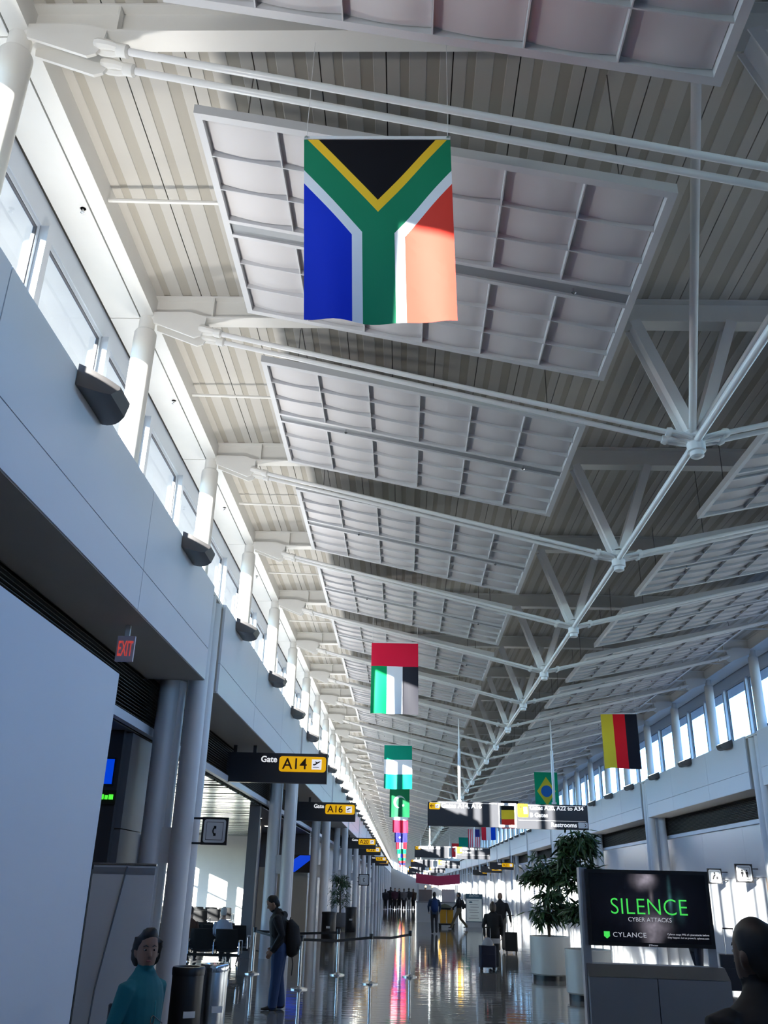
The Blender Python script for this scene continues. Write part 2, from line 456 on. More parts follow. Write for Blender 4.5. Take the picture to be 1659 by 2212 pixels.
tb = thing('roof_truss', 'white steel roof truss at the near node braced by two long pipes', 'truss', (0, fy(0), 0), group='roof trusses')
truss_parts(tb, 'brace')
mef = truss_parts(None, 0, True).mesh('roof_truss'); mef.materials.append(m_white)
for k in list(range(KB + 1, -1)) + list(range(13, NF)):
    o = D.objects.new('roof_truss', mef); o.location = (0, fy(k), 0); link(o)
    tag(o, 'small distant white steel roof truss far down the hall', 'truss', 'roof trusses')

# ------------------------------------------------------------------ suspended acoustic panel arrays
def array_parts(side, root=None, joined=False):
    A, B = (-2.12, 6.79 + HC), (2.40, 5.81 + HC)
    sl = (B[1] - A[1]) / (B[0] - A[0])
    def P(x, y, h): return Vector((sx(x, side), y, A[1] + (x - A[0]) * sl + h))
    def bar(mb, x0, x1, y0, y1, h0, h1):
        vs = [P(x, y, h) for x in (x0, x1) for y in (y0, y1) for h in (h0, h1)]
        mb.add(vs, [(0, 1, 3, 2), (4, 6, 7, 5), (0, 4, 5, 1), (2, 3, 7, 6), (0, 2, 6, 4), (1, 5, 7, 3)]); return mb
    L = 1.6
    out = []
    def put(nm, mb, mt, sm=False): out.append((nm, mb, mt, sm))
    W = .075
    for x0, x1, y0, y1 in ((A[0], A[0] + W, -L, L), (B[0] - W, B[0], -L, L)): put('frame_rail', bar(MB(), x0, x1, y0, y1, 0, .11), m_bframe)
    for y0, y1 in ((-L, -L + W), (L - W, L), (-.14, -.09), (.09, .14)): put('frame_rail', bar(MB(), A[0] + W, B[0] - W, y0, y1, 0.001, .11), m_bframe)
    put('center_rail', bar(MB(), A[0] + W, B[0] - W, -.089, .089, .03, .06), m_brail)
    nc, nr = 6, 3
    cw = (B[0] - A[0] - 2 * W) / nc; rh = (L - W - .14) / nr
    for hh in (-1, 1):
        y00 = .14 if hh > 0 else -L + W
        for r in range(1, nr): put('rib', bar(MB(), A[0] + W, B[0] - W, y00 + r * rh - .006, y00 + r * rh + .006, .004, .12), m_bframe)
        for c in range(1, nc): put('rib', bar(MB(), A[0] + W + c * cw - .006, A[0] + W + c * cw + .006, y00, y00 + nr * rh, .006, .12), m_bframe)
    out2 = []
    pm = MB(); n = 7
    # one panel: sagging vault along x, local to its cell corner
    vs = []
    for j in (0, 1):
        for i in range(n + 1):
            u = i / n; x = .008 + u * (cw - .016)
            vs.append(((x if side < 0 else -x), .008 + j * (rh - .016), x * sl + .075 - .032 * math.sin(PI * u)))
    pm.add(vs, [(i, i + 1, n + 2 + i, n + 1 + i) for i in range(n)])
    wires = []
    for x in (-1.6, 1.9):
        for y in (-1.55, 1.55): wires.append(MB().tube([P(x, y, .1), Vector((sx(x, side), y * .97, ZD))], .006, 5))
    rod = MB().tube([Vector((sx(-3.5, side), 0, 7.18 + HC)), Vector((sx(-2.08, side), 0, 7.14 + HC)), Vector((sx(-2.06, side), 0, 6.86 + HC))], .024, 8)
    lamps = MB()
    cells = [(c, y0 + r * rh) for c in range(nc) for y0 in (.14, -L + W) for r in range(nr)]
    if joined:
        mb = MB()
        for nm, b_, mt, sm in out: mb.add(b_.v, b_.f)
        for c, y in cells:
            o = P(A[0] + W + c * cw, y, 0); mb.add([(v[0] + o.x, v[1] + o.y, v[2] + o.z) for v in pm.v], pm.f)
        return mb
    for nm, b_, mt, sm in out: obj(nm, b_, mt, root, sm)
    me = pm.mesh('panel'); me.materials.append(m_panel); smooth(me, 60)
    for c, y in cells:
        o = D.objects.new('panel', me); o.location = P(A[0] + W + c * cw, y, 0); link(o, root)
    for w_ in wires: obj('hanger_wire', w_, m_wire, root)
    obj('stay_rod', rod, m_white, root, True)
    for x in (-1.0, 1.75):
        obj('sprinkler', MB().lathe([(.012, -.07), (.03, -.06), (.012, -.04), (.012, .0)], tuple(P(x, 0, .03)), 8), m_chrome, root)
for side in (-1, 1):
    sn = 'left' if side < 0 else 'right'
    def lab(i): return f'suspended grid of bowed acoustic panels on the {sn}, {ORD[i]} from the camera'
    k0, k1 = (-2, 9) if side < 0 else (0, 10)
    r0 = thing('acoustic_panel_array', lab(0), 'ceiling panel', (0, fy(k0) + S / 2, 0), group=f'acoustic panel arrays on the {sn}')
    array_parts(side, r0)
    for k in range(k0 + 1, k1): dup(r0, (0, fy(k) + S / 2, 0), label=lab(k - k0))
    me = array_parts(side, joined=True).mesh('acoustic_panel_array'); me.materials.append(m_bframe)
    for k in range(k1, NF):
        o = D.objects.new('acoustic_panel_array', me); o.location = (0, fy(k) + S / 2, 0); link(o)
        tag(o, f'far off suspended acoustic panel grid in the receding {sn} row', 'ceiling panel', f'acoustic panel arrays on the {sn}')

# ------------------------------------------------------------------ lower column clusters
def cluster(side):
    r = thing('column_cluster', '', 'column', (0, 0, 0))
    for x in (-3.375, -3.83):
        for y in (-.23, .23):
            top = ZF1 - .1 if x > -3.5 else ZF0 + .13
            obj('column', MB().lathe([(.16, 0), (.16, top)], (sx(x, side), y, 0), 24), m_col, r, True)
    for y in (-.23, .23):
        for z0, z1 in ((2.18, 2.68),):
            obj('link_plate', MB().box(*sorted((sx(-3.75, side), sx(-3.45, side))), y - .04, y + .04, z0, z1), m_col, r)
    return r
for side in (-1, 1):
    sn = 'left' if side < 0 else 'right'
    js = list(range(-1, 19)); first = None; n = 0
    for j in js:
        y = fy(1 + 3 * j)
        if y > YE - 1 or y < YB + 1: continue
        if first is None: first = cluster(side); c = first; c.location = (0, y, 0)
        else: c = dup(first, (0, y, 0))
        i = j if side < 0 else j - 1
        c['label'] = f'cluster of four white round columns on the {sn}, {ORD[i]} from the camera' if 0 <= i < 7 else f'distant white column cluster far along the {sn} side of the hall'
        c['group'] = f'column clusters on the {sn}'

# ------------------------------------------------------------------ uplights on the fascia, each with its own lamp
def uplight(side):
    r = thing('uplight', '', 'light fixture')
    X = lambda x: sx(x, side)
    sec = []
    for t in [i / 6 for i in range(7)]:              # sections from the fascia outwards: a scoop that narrows and droops
        x = -3.195 + .37 * t; hw = .40 - .18 * t * t; top = .06 - .15 * t; dep = .20 * math.sqrt(max(0, 1 - t * t)) + .03
        sec.append((X(x), -hw - .0, hw - .12 * t, top, top - dep))
    mb = MB(); vs = []
    for x, y0, y1, zt, zb in sec: vs += [(x, y0, ZF1 + zt), (x, y1, ZF1 + zt), (x, y1, ZF1 + zb), (x, y0, ZF1 + zb)]
    n = len(sec)
    fs = [(i * 4 + j, i * 4 + (j + 1) % 4, (i + 1) * 4 + (j + 1) % 4, (i + 1) * 4 + j) for i in range(n - 1) for j in range(4)] + [(0, 1, 2, 3), tuple((n - 1) * 4 + j for j in (3, 2, 1, 0))]
    obj('housing', mb.add(vs, fs), m_up, r, True)
    obj('lens', MB().prism([(X(x), ZF1 + z) for x, z in ((-3.18, .045), (-2.92, -.05), (-2.92, -.04), (-3.18, .055))], -.25, .22), mat_lens, r)
    return r
mat_lens = mat('uplight_lens', (.9, .88, .8), .3, emit=(1, .93, .8), es=6)
for side in (-1, 1):
    sn = 'left' if side < 0 else 'right'
    first = None
    for k in range(-3, NF):
        y = fy(k) + S / 2 - .25
        if first is None: first = uplight(side); u = first; u.location = (0, y, 0)
        else: u = dup(first, (0, y, 0))
        i = k + 1 if side < 0 else k - 4
        u['label'] = f'dark curved uplight on the {sn} fascia edge, {ORD[i]} from the camera' if 0 <= i < 10 else f'tiny dark uplight far along the {sn} fascia edge'
        u['group'] = f'uplights on the {sn} fascia'
        if k < 16 and side < 0:
            la = D.lights.new('uplight_lamp', 'AREA'); la.shape = 'RECTANGLE'; la.size = .5; la.size_y = .25
            la.energy = 26; la.color = (1, .96, .90)
            lo = D.objects.new('uplight_lamp', la); lo.location = (sx(-3.02, side), 0, ZF1 + .09); lo.rotation_euler = (PI, math.radians(12) * side * -1, 0)
            link(lo, u)

# ------------------------------------------------------------------ lower rooms on the left: shop front, gate lounge, second gate
def st(name, mb, m, label, cat):
    return tag(obj(name, mb, m), label, cat, kind='structure')
YA, YBk, YC = fy(1), fy(4), fy(7)         # cluster lines 14.3, 27.3, 40.4
XO, YLE = -13.0, 46.0                     # outer wall of the lounge, its end wall
m_lceil = mat('lounge_ceiling_metal', (.34, .38, .36), .2, .95, var=.05)
m_cwall = mat('lounge_white_wall', (.80, .79, .74), .6)
m_seatc = mat('seat_vinyl', (.016, .016, .018), .45)
# lounge shell
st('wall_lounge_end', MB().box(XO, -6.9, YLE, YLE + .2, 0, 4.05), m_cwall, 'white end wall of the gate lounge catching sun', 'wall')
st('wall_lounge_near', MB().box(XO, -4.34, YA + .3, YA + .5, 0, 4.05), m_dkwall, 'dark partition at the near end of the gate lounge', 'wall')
st('wall_lounge_outer', MB().box(XO - .2, XO, YA, YLE, 3.75, 4.9).box(XO - .2, XO, YA, YLE, -.1, .35), m_cwall, 'white wall strips above and below the lounge windows', 'wall')
st('roof_lounge', MB().box(XO - .3, -4.24, YB, YE, 4.62, 4.86), m_gravel, 'low flat roof over the gate lounges', 'roof')
cl = thing('ceiling_lounge', 'shiny metal slat ceiling of the gate lounge', 'ceiling', kind='structure')
obj('backing', MB().box(XO, -4.2, YA + .3, YLE, 4.12, 4.2), m_lceil, cl)
me = MB().box(XO, -4.24, 0, .22, 4.0, 4.03).mesh('ceiling_slat'); me.materials.append(m_lceil)
y = YA + .6
while y < YLE - .3:
    o = D.objects.new('ceiling_slat', me); o.location = (0, y, 0); o.rotation_euler = (R.uniform(-.03, .03), 0, 0); link(o, cl); y += .3
n = 0
y = YA + .6
while y + 1.8 < YLE:
    n += 1
    r = thing(f'window_{200 + n}', 'tall bright outer window of the gate lounge', 'window', (XO, y, 0), kind='structure', group='lounge windows')
    fr = MB().box(-.12, .02, 0, .12, .35, 3.75).box(-.12, .02, 1.8, 1.9, .35, 3.75).box(-.1, 0, .12, 1.8, 1.5, 1.58).box(-.1, 0, .12, 1.8, 2.8, 2.88).box(-.1, 0, .12, 1.8, .35, .42).box(-.1, 0, .12, 1.8, 3.68, 3.75)
    obj('window_frame', fr, m_alu, r)
    for z0, z1 in ((.42, 1.5), (1.58, 2.8), (2.88, 3.68)): obj('pane', MB().box(-.055, -.05, .12, 1.8, z0, z1), m_glass, r)
    y += 2.35
    obj('pier', MB().box(-.15, .05, 1.9, 2.35, 0, 4.0), m_cwall, r)
# second gate area between the second and third clusters
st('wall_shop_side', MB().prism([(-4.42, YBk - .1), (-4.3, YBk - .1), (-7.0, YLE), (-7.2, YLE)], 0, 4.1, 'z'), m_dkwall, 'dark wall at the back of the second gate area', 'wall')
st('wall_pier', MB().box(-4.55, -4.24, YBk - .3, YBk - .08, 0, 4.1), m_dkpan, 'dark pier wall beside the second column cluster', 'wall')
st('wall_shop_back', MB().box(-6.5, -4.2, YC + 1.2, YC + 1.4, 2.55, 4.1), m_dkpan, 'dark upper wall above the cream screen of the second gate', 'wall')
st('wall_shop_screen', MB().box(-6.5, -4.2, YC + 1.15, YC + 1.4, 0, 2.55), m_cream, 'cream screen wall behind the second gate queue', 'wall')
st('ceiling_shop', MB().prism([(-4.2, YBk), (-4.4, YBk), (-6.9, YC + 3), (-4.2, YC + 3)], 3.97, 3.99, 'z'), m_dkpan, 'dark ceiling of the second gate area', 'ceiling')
# long white back wall further on
st('wall_far_left', MB().box(-4.9, -4.7, YC + 1.4, YE, 0, 4.1), m_wallw, 'pale back wall behind the far left columns', 'wall')
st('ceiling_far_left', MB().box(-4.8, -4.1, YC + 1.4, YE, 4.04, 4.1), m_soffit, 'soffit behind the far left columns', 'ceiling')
# dark shop behind the white partition
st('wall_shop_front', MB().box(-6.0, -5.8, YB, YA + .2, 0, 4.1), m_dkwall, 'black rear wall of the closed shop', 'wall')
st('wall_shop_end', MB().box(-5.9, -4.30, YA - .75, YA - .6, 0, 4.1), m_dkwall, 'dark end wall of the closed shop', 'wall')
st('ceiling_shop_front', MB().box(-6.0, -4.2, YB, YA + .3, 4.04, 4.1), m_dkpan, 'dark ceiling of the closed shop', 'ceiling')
dk = thing('wall_shop_panels', 'tall graphite panels beside the first column cluster', 'wall', kind='structure')
for z0, z1 in ((0, 1.5), (1.515, 2.62), (2.635, 4.02)): obj('panel', MB().box(-4.36, -4.20, YA - .62, YA + .62, z0, z1), m_dkpan, dk)
obj('switch_box', MB().box(-4.2, -4.14, YA + .5, YA + .6, 2.1, 2.6), m_col, dk)
m_blue = mat('blue_screen', (.0, .04, .6), .3, emit=(0, .08, 1), es=.6)
m_green = mat('green_led', (.1, .9, .1), .3, emit=(.1, 1, .05), es=1)
r = thing('wall_monitor', 'blue lit monitor in the dark closed shop', 'screen', (-4.62, YA - .80, 1.47 + HC))
obj('casing', MB().box(-.27, .27, .0, .03, -.20, .20), m_black, r); obj('display', MB().box(-.25, .25, -.012, 0, -.18, .18), m_blue, r)
r = thing('led_sign', 'small green lit letters below the blue monitor', 'sign', (-4.58, YA - .82, 1.10 + HC))
obj('casing', MB().box(-.3, .3, .02, .05, -.1, .1), m_black, r); obj('letters', MB().box(.06, .12, 0, .02, -.03, .04).box(.14, .18, 0, .02, -.03, .03).box(.2, .26, 0, .02, -.03, .04), m_green, r)
# white partition on the near left, its dark edge strip
r = thing('partition_wall', 'tall white temporary partition along the near left', 'partition', (-2.9, 2.7, 0))
obj('board', MB().box(-.12, 0, -9.5, 6.02, 0, 1.9 + HC), m_part, r)
obj('edge_strip', MB().box(-.13, .005, 6.02, 6.06, 0, 2.02), m_blackm, r)

# ------------------------------------------------------------------ right lower wall
wr = thing('wall_right_lower', 'glossy white wall panels under the right louvres', 'wall', kind='structure')
XW = sx(-4.16, 1)
yy = YB
i = 0
for k in range(KB, NF):
    for z0, z1 in ((0, 2.45), (2.46, ZR)):
        if k < 22: obj('wall_panel', MB().box(XW, XW + .12, fy(k) + .005, fy(k + 1) - .005, z0, z1), m_wallw, wr)
obj('wall_panel', MB().box(XW, XW + .12, fy(22), YE, 0, ZR), m_wallw, wr)
obj('wall_backing', MB().box(XW + .13, XW + .3, YB, YE, 0, ZF0 + .1), m_dkpan, wr)
obj('trim_line', MB().box(XW - .012, XW, YB, YE, 2.445, 2.465), m_dkpan, wr)
st('door_1', MB().box(XW - .05, XW + .01, fy(4) + 1.6, fy(4) + 2.7, 0, 2.44), mat('brown_door', (.16, .10, .06), .5), 'brown door at the right edge of the white wall', 'door')

# square restroom and other pictogram signs hung from the right wall
m_signb = mat('sign_black', (.02, .02, .024), .4); m_signw = mat('sign_white', (.80, .82, .84), .4)
def person_icon(mb, cx, s, y=-.02):
    mb.prism([(cx + .09 * s * math.cos(a), .30 * s + .09 * s * math.sin(a)) for a in [2 * PI * i / 10 for i in range(10)]], y - .004, y)
    mb.prism([(cx - .14 * s, .18 * s), (cx - .14 * s, -.12 * s), (cx - .08 * s, -.12 * s), (cx - .07 * s, -.42 * s), (cx + .07 * s, -.42 * s), (cx + .08 * s, -.12 * s), (cx + .14 * s, -.12 * s), (cx + .14 * s, .18 * s)], y - .004, y)
def rrect(w, h, rd, n=5):
    pts = []
    for cx, cy, a0 in ((w / 2 - rd, h / 2 - rd, 0), (-w / 2 + rd, h / 2 - rd, PI / 2), (-w / 2 + rd, -h / 2 + rd, PI), (w / 2 - rd, -h / 2 + rd, 1.5 * PI)):
        pts += [(cx + rd * math.cos(a0 + PI / 2 * i / n), cy + rd * math.sin(a0 + PI / 2 * i / n)) for i in range(n + 1)]
    return pts
def square_sign(label, loc, w, icon):
    r = thing('pictogram_sign', label, 'sign', loc)
    obj('board', MB().box(-w / 2, w / 2, 0, .05, -w / 2, w / 2), m_signb, r)
    obj('face', MB().prism(rrect(w * .84, w * .84, w * .1), -.008, 0), m_signw, r)
    fr = MB(); a, b = w * .31, w * .325
    for x0, x1, z0, z1 in ((-b, b, a, b), (-b, b, -b, -a), (-b, -a, -a, a), (a, b, -a, a)): fr.box(x0, x1, -.011, -.008, z0, z1)
    obj('frame_line', fr, m_signb, r)
    mb = MB(); icon(mb, w); obj('pictogram', mb, m_signb, r)
    return r
def ic_rest(mb, w):
    person_icon(mb, -w * .12, w * .5, -.012); person_icon(mb, w * .14, w * .5, -.012)
def ic_baby(mb, w):
    mb.prism([(-w * .02 + w * .06 * math.cos(a), w * .2 + w * .06 * math.sin(a)) for a in [2 * PI * i / 9 for i in range(9)]], -.016, -.012)
    mb.prism([(-w * .2, -w * .22), (-w * .12, -w * .22), (-w * .02, -w * .02), (w * .06, w * .08), (0, w * .14), (-w * .12, w * .02)], -.016, -.012)
    mb.prism([(w * .08, -w * .22), (w * .2, -w * .22), (w * .2, -w * .02), (w * .08, -w * .02)], -.016, -.012)
def ic_phone(mb, w):
    arc = [(.06 + .14 * math.cos(a), .16 * math.sin(a)) for a in [PI * .62 + PI * .76 * i / 8 for i in range(9)]]
    arc2 = [(.06 + .09 * math.cos(a), .12 * math.sin(a)) for a in [PI * .62 + PI * .76 * i / 8 for i in range(9)]]
    mb.prism([(x * w, z * w) for x, z in arc] + [(x * w, z * w) for x, z in reversed(arc2)], -.016, -.012)
    for z in (.13, -.13): mb.prism([(-.03 * w, (z - .05) * w), (.06 * w, (z - .045) * w), (.06 * w, (z + .045) * w), (-.03 * w, (z + .05) * w)], -.016, -.012)
square_sign('square restroom pictogram sign at the right edge of the picture', (10.98, 30.7, .62 + HC), .56, ic_rest)
square_sign('square baby changing pictogram sign above the sunlit right wall', (10.98, 33.6, .56 + HC), .50, ic_baby)
square_sign('square pictogram sign half hidden behind the advertising screen', (10.98, 39.2, .52 + HC), .52, ic_rest)
for ob in list(D.objects):
    if ob.name.startswith('pictogram_sign') and ob.parent is None:
        obj('bracket', MB().box(.2, XW - 10.98 + .01, .01, .04, .12, .15).box(.2, XW - 10.98 + .01, .01, .04, -.15, -.12), m_signb, ob)

# ------------------------------------------------------------------ flags
FW, FH = 1.25, 1.88
FM = {}
def fcol(c):
    if c not in FM: FM[c] = mat('flag_cloth_%d' % len(FM), c, .65, transl=.38, var=.03, vscale=6, spec=.25)
    return FM[c]
def flag(label, loc, cuts, colour, seed, emblems=(), twist=0, near=False):
    """cuts: list of (point, normal) lines in flag coords u 0..FW, v 0..FH (v down); colour(u,v) -> rgb"""
    rr = random.Random(seed)
    ph = [rr.uniform(0, 6.28) for _ in range(4)]
    amp = .028 if near else .04
    def warp(u, v, off=0.0):
        q = v / FH
        dy = amp * q * (math.sin(u * 7 + ph[0] + v * .8) + .6 * math.sin(u * 13 + ph[1] - v * 1.3)) + .05 * q * q * math.sin(u * 3 + ph[2])
        sway = (.07 if near else .02) * q
        return Vector((u - FW / 2 + sway + (-.06 * q * (u / FW - .5) if near else 0), dy + off, -v - (.03 * q * math.sin(PI * u / FW) - .07 * q * (1 - u / FW) ** 3 if near else .015 * q * math.sin(u * 4 + ph[3]))))
    r = thing('flag', label, 'flag', loc, twist, group='national flags hung along the hall')
    bm = bmesh.new()
    nx, ny = (20, 30) if near else (10, 14)
    g = [[bm.verts.new((FW * i / nx, FH * j / ny, 0)) for i in range(nx + 1)] for j in range(ny + 1)]
    for j in range(ny):
        for i in range(nx): bm.faces.new((g[j][i], g[j][i + 1], g[j + 1][i + 1], g[j + 1][i]))
    for p, nrm in cuts:
        bmesh.ops.bisect_plane(bm, geom=bm.verts[:] + bm.edges[:] + bm.faces[:], plane_co=(p[0], p[1], 0), plane_no=(nrm[0], nrm[1], 0), dist=1e-5)
    me = D.meshes.new('cloth'); idx = {}
    for f in bm.faces:
        c = f.calc_center_median(); cc = colour(c.x, c.y)
        if cc not in idx: idx[cc] = len(idx); me.materials.append(fcol(cc))
        f.material_index = idx[cc]; f.smooth = True
    for v in bm.verts: v.co = warp(v.co.x, v.co.y)
    bm.to_mesh(me); bm.free()
    obj('cloth', me, None, r)
    obj('sleeve', MB().box(-FW / 2, FW / 2, -.008, .008, 0, .035), m_sleeve, r)
    for u in (-FW / 2 + .02, FW / 2 - .02):
        obj('grommet', MB().lathe([(.016, -.006), (.016, .006)], (0, 0, 0), 10), m_steel, r).location = (u, -.01, .016)
        obj('cord', MB().tube([(u, 0, .03), (u * .98, .02, 7.38 + HC - loc[2])], (.0025 if near else .005), 5), m_rod, r)
    for lay, (poly, c) in enumerate(emblems):
        for off in (-.006 - lay * .005, .006 + lay * .005):
            mb = MB()
            if isinstance(poly[0], list): polys = poly
            else: polys = [poly]
            for pl in polys:
                if len(pl) <= 4 and isinstance(poly[0], list): mb.add([warp(u, v, off) for u, v in pl], [tuple(range(len(pl)))]); continue
                m_ = len(pl); cu = sum(p[0] for p in pl) / m_; cv = sum(p[1] for p in pl) / m_; NR = 6
                vs_ = [warp(cu + (u - cu) * q / NR, cv + (v - cv) * q / NR, off) for q in range(1, NR + 1) for u, v in pl] + [warp(cu, cv, off)]
                fs_ = [(q * m_ + i, q * m_ + (i + 1) % m_, (q + 1) * m_ + (i + 1) % m_, (q + 1) * m_ + i) for q in range(NR - 1) for i in range(m_)] + [(i, (i + 1) % m_, NR * m_) for i in range(m_)]
                mb.add(vs_, fs_)
            obj('emblem', mb, fcol(c), r)
    return r
def circ(cx, cy, rad, n=24, a0=0, a1=2 * PI): return [(cx + rad * math.cos(a0 + (a1 - a0) * i / n), cy + rad * math.sin(a0 + (a1 - a0) * i / n)) for i in range(n)]
def strips(p0, r0, p1, r1, n=12):
    pass
def star(cx, cy, rad, rot=-PI / 2, n=5, inner=.4):
    return [(cx + (rad if i % 2 == 0 else rad * inner) * math.cos(rot + PI * i / n), cy + (rad if i % 2 == 0 else rad * inner) * math.sin(rot + PI * i / n)) for i in range(2 * n)]
GRN, YEL, BLK, BLU, RED, WHT = (.01, .20, .10), (.85, .52, .03), (.006, .006, .009), (.005, .03, .52), (.72, .056, .038), (.74, .75, .80)
def lines_h(vs): return [((0, v), (0, 1)) for v in vs]
def lines_v(us): return [((u, 0), (1, 0)) for u in us]
def bands_h(cols):
    n = len(cols); return lines_h([FH * i / n for i in range(1, n)]), (lambda u, v: cols[min(n - 1, int(v / FH * n))])
def bands_v(cols):
    n = len(cols); return lines_v([FW * i / n for i in range(1, n)]), (lambda u, v: cols[min(n - 1, int(u / FW * n))])
# south african colours hung by the hoist: V opening at the top, stem down the middle
def sa_band():
    ax, ay = FW / 2, .66                      # apex of the black V
    h0 = ay / (ax * .80)                      # slope of the arms
    nrmL = Vector((h0, -1)).normalized(); nrmR = Vector((-h0, -1)).normalized()
    # distance (measured vertically) of arms
    cuts = []
    offs = [0, .125, .51, .655]               # black|yellow, yellow|green, green|white, white|colour  (vertical offsets of the V)
    for o_ in offs:
        cuts.append(((ax, ay + o_), (h0, -1))); cuts.append(((ax, ay + o_), (-h0, -1)))
    a, b = FW * .215 / 2, FW * .352 / 2
    cuts += lines_v([ax - b, ax - a, ax + a, ax + b, ax])
    def colour(u, v):
        d = abs(u - ax); vv = v + d * h0 - ay   # <0 inside the black V
        if vv < 0: return BLK
        if vv < .125: return YEL
        if vv < .51 or d < a: return GRN
        if vv < .655 or d < b: return WHT
        return BLU if u < ax else RED
    return cuts, colour
FX, FZ = -.31, 5.80 + HC
def fl(i): return fy(-1 + 4 * i)
c_, f_ = sa_band()
flag('large flag with a black and gold wedge, green fork, blue and red sides', (FX, fl(0), FZ + .05), c_, f_, 3, near=True)
GU = (.0, .30, .10); GN = (.0, .26, .17)
flag('flag with a red top band over green, white and black upright bands', (FX, fl(1), FZ + .18), lines_h([FH * .335]) + lines_v([FW / 3, FW * 2 / 3]),
     lambda u, v: (.70, .01, .05) if v < FH * .335 else ((GU, WHT, (.02, .02, .03))[min(2, int(u / FW * 3))]), 11)
c_, f_ = bands_h([GN, WHT, GN]); flag('green, white and green banded flag hanging third in the left row', (FX, fl(2), FZ), c_, f_, 5)
cr = [circ(FW * .52, FH * .52, .36, 28, .0, 2 * PI)]
cresc = []
oc = circ(FW * .5, FH * .52, .38, 26, PI * .55, PI * 1.95); ic = circ(FW * .57, FH * .545, .31, 26, PI * .58, PI * 1.92)
cresc = [[oc[i], oc[i + 1], ic[i + 1], ic[i]] for i in range(25)]
flag('dark green flag with a white crescent and star', (FX, fl(3), FZ), [], lambda u, v: (.005, .13, .05), 6, emblems=[(cresc, (.62, .66, .64)), (star(FW * .68, FH * .63, .10), (.62, .66, .64))])
c_, f_ = bands_h([WHT, (.68, .01, .05)]); flag('white over red flag below the crescent flag', (FX, fl(4), FZ), c_, f_, 8)
c_, f_ = [], (lambda u, v: (.02, .02, .22))
flag('dark blue flag with scattered white stars', (FX, fl(5), FZ), c_, f_, 9, emblems=[(star(FW * .42, .3, .12, n=7), WHT), (star(FW * .2, FH * .45, .13, n=7), WHT), (star(FW * .75, FH * .4, .11, n=7), WHT), (star(FW * .42, FH * .75, .13, n=7), WHT), (star(FW * .6, FH * .55, .07), WHT)])
c_, f_ = bands_v([(.6, .01, .03), WHT, (.6, .01, .03)]); flag('small red, white and red upright banded flag in the left row', (FX, fl(6), FZ), c_, f_, 10)
c_, f_ = bands_v([(0, .3, .12), (.0, .12, .06), (0, .3, .12)]); flag('small green flag with a darker middle far down the left row', (FX, fl(7), FZ), c_, f_, 12)
c_, f_ = bands_v([WHT, BLU, (.7, .05, .04)]); flag('tiny white, blue and red flag far down the left row', (FX, fl(8), FZ), c_, f_, 13)
c_, f_ = bands_h([(.1, .04, .01), YEL, (0, .25, .1)]); flag('tiny gold flag with a dark top far down the left row', (FX, fl(9), FZ), c_, f_, 14)
c_, f_ = bands_h([WHT, (.7, .02, .04)]); flag('tiny white flag with a red foot far down the left row', (FX, fl(10), FZ), c_, f_, 15)
flag('tiny navy flag nearly lost in the distance', (FX, fl(11), FZ), [], lambda u, v: (.01, .02, .12), 16)
c_, f_ = bands_v([(.6, .05, .05), WHT, (.6, .05, .05)]); flag('last tiny red and white flag before the far doors', (FX, fl(12), FZ), c_, f_, 17)
# right row
GX = 2 * XC - FX
def fr_(i): return fy(5 + 4 * i)
c_, f_ = bands_v([(.72, .55, .04), (.78, .01, .02), (.012, .012, .02)]); flag('yellow, red and black upright banded flag on the right', (GX, fr_(0), FZ), c_, f_, 21, twist=-.12)
def densify(pl, n=8): return [(a[0] + (b[0] - a[0]) * i / n, a[1] + (b[1] - a[1]) * i / n) for a, b in zip(pl, pl[1:] + pl[:1]) for i in range(n)]
rh = densify([(FW / 2, FH * .13), (FW * .9, FH * .52), (FW / 2, FH * .91), (FW * .1, FH * .52)])
flag('green flag with a yellow diamond and blue disc', (GX, fr_(1), FZ), [], lambda u, v: (.0, .25, .12), 22, emblems=[(rh, (.78, .62, .05)), (circ(FW / 2, FH * .52, .30, 24), (.02, .16, .55))], twist=.05)
c_, f_ = bands_h([BLK, (.8, .55, .03), (.7, .03, .02)]); flag('black, gold and red banded flag seen through the sign frame', (GX, fr_(2), FZ), c_, f_, 23)
c_, f_ = bands_v([(.68, .02, .04), WHT, (.0, .06, .6)]); flag('red, white and blue upright banded flag beyond the sign', (GX, fr_(3), FZ), c_, f_, 24)
stripe = [FW * i / 13 for i in range(1, 13)]
flag('flag with red and white stripes and a blue canton', (GX, fr_(4), FZ), lines_v(stripe) + lines_h([FH * .42]) + lines_v([FW * .46]),
     lambda u, v: ((.03, .03, .20) if (u > FW * .46 and v < FH * .42) else ((.60, .04, .08) if int(u / FW * 13) % 2 == 0 else WHT)), 25)
flag('plain teal green flag behind the striped one', (GX, fr_(5), FZ), [], lambda u, v: (.0, .20, .15), 26, emblems=[([(FW * .3, FH * .55), (FW * .7, FH * .55), (FW * .7, FH * .8), (FW * .3, FH * .8)], (.2, .45, .38))])
flag('small red flag above the second overhead sign', (GX, fr_(6), FZ), [], lambda u, v: (.55, .02, .03), 27, emblems=[(circ(FW * .45, FH * .5, .22, 16), WHT)])

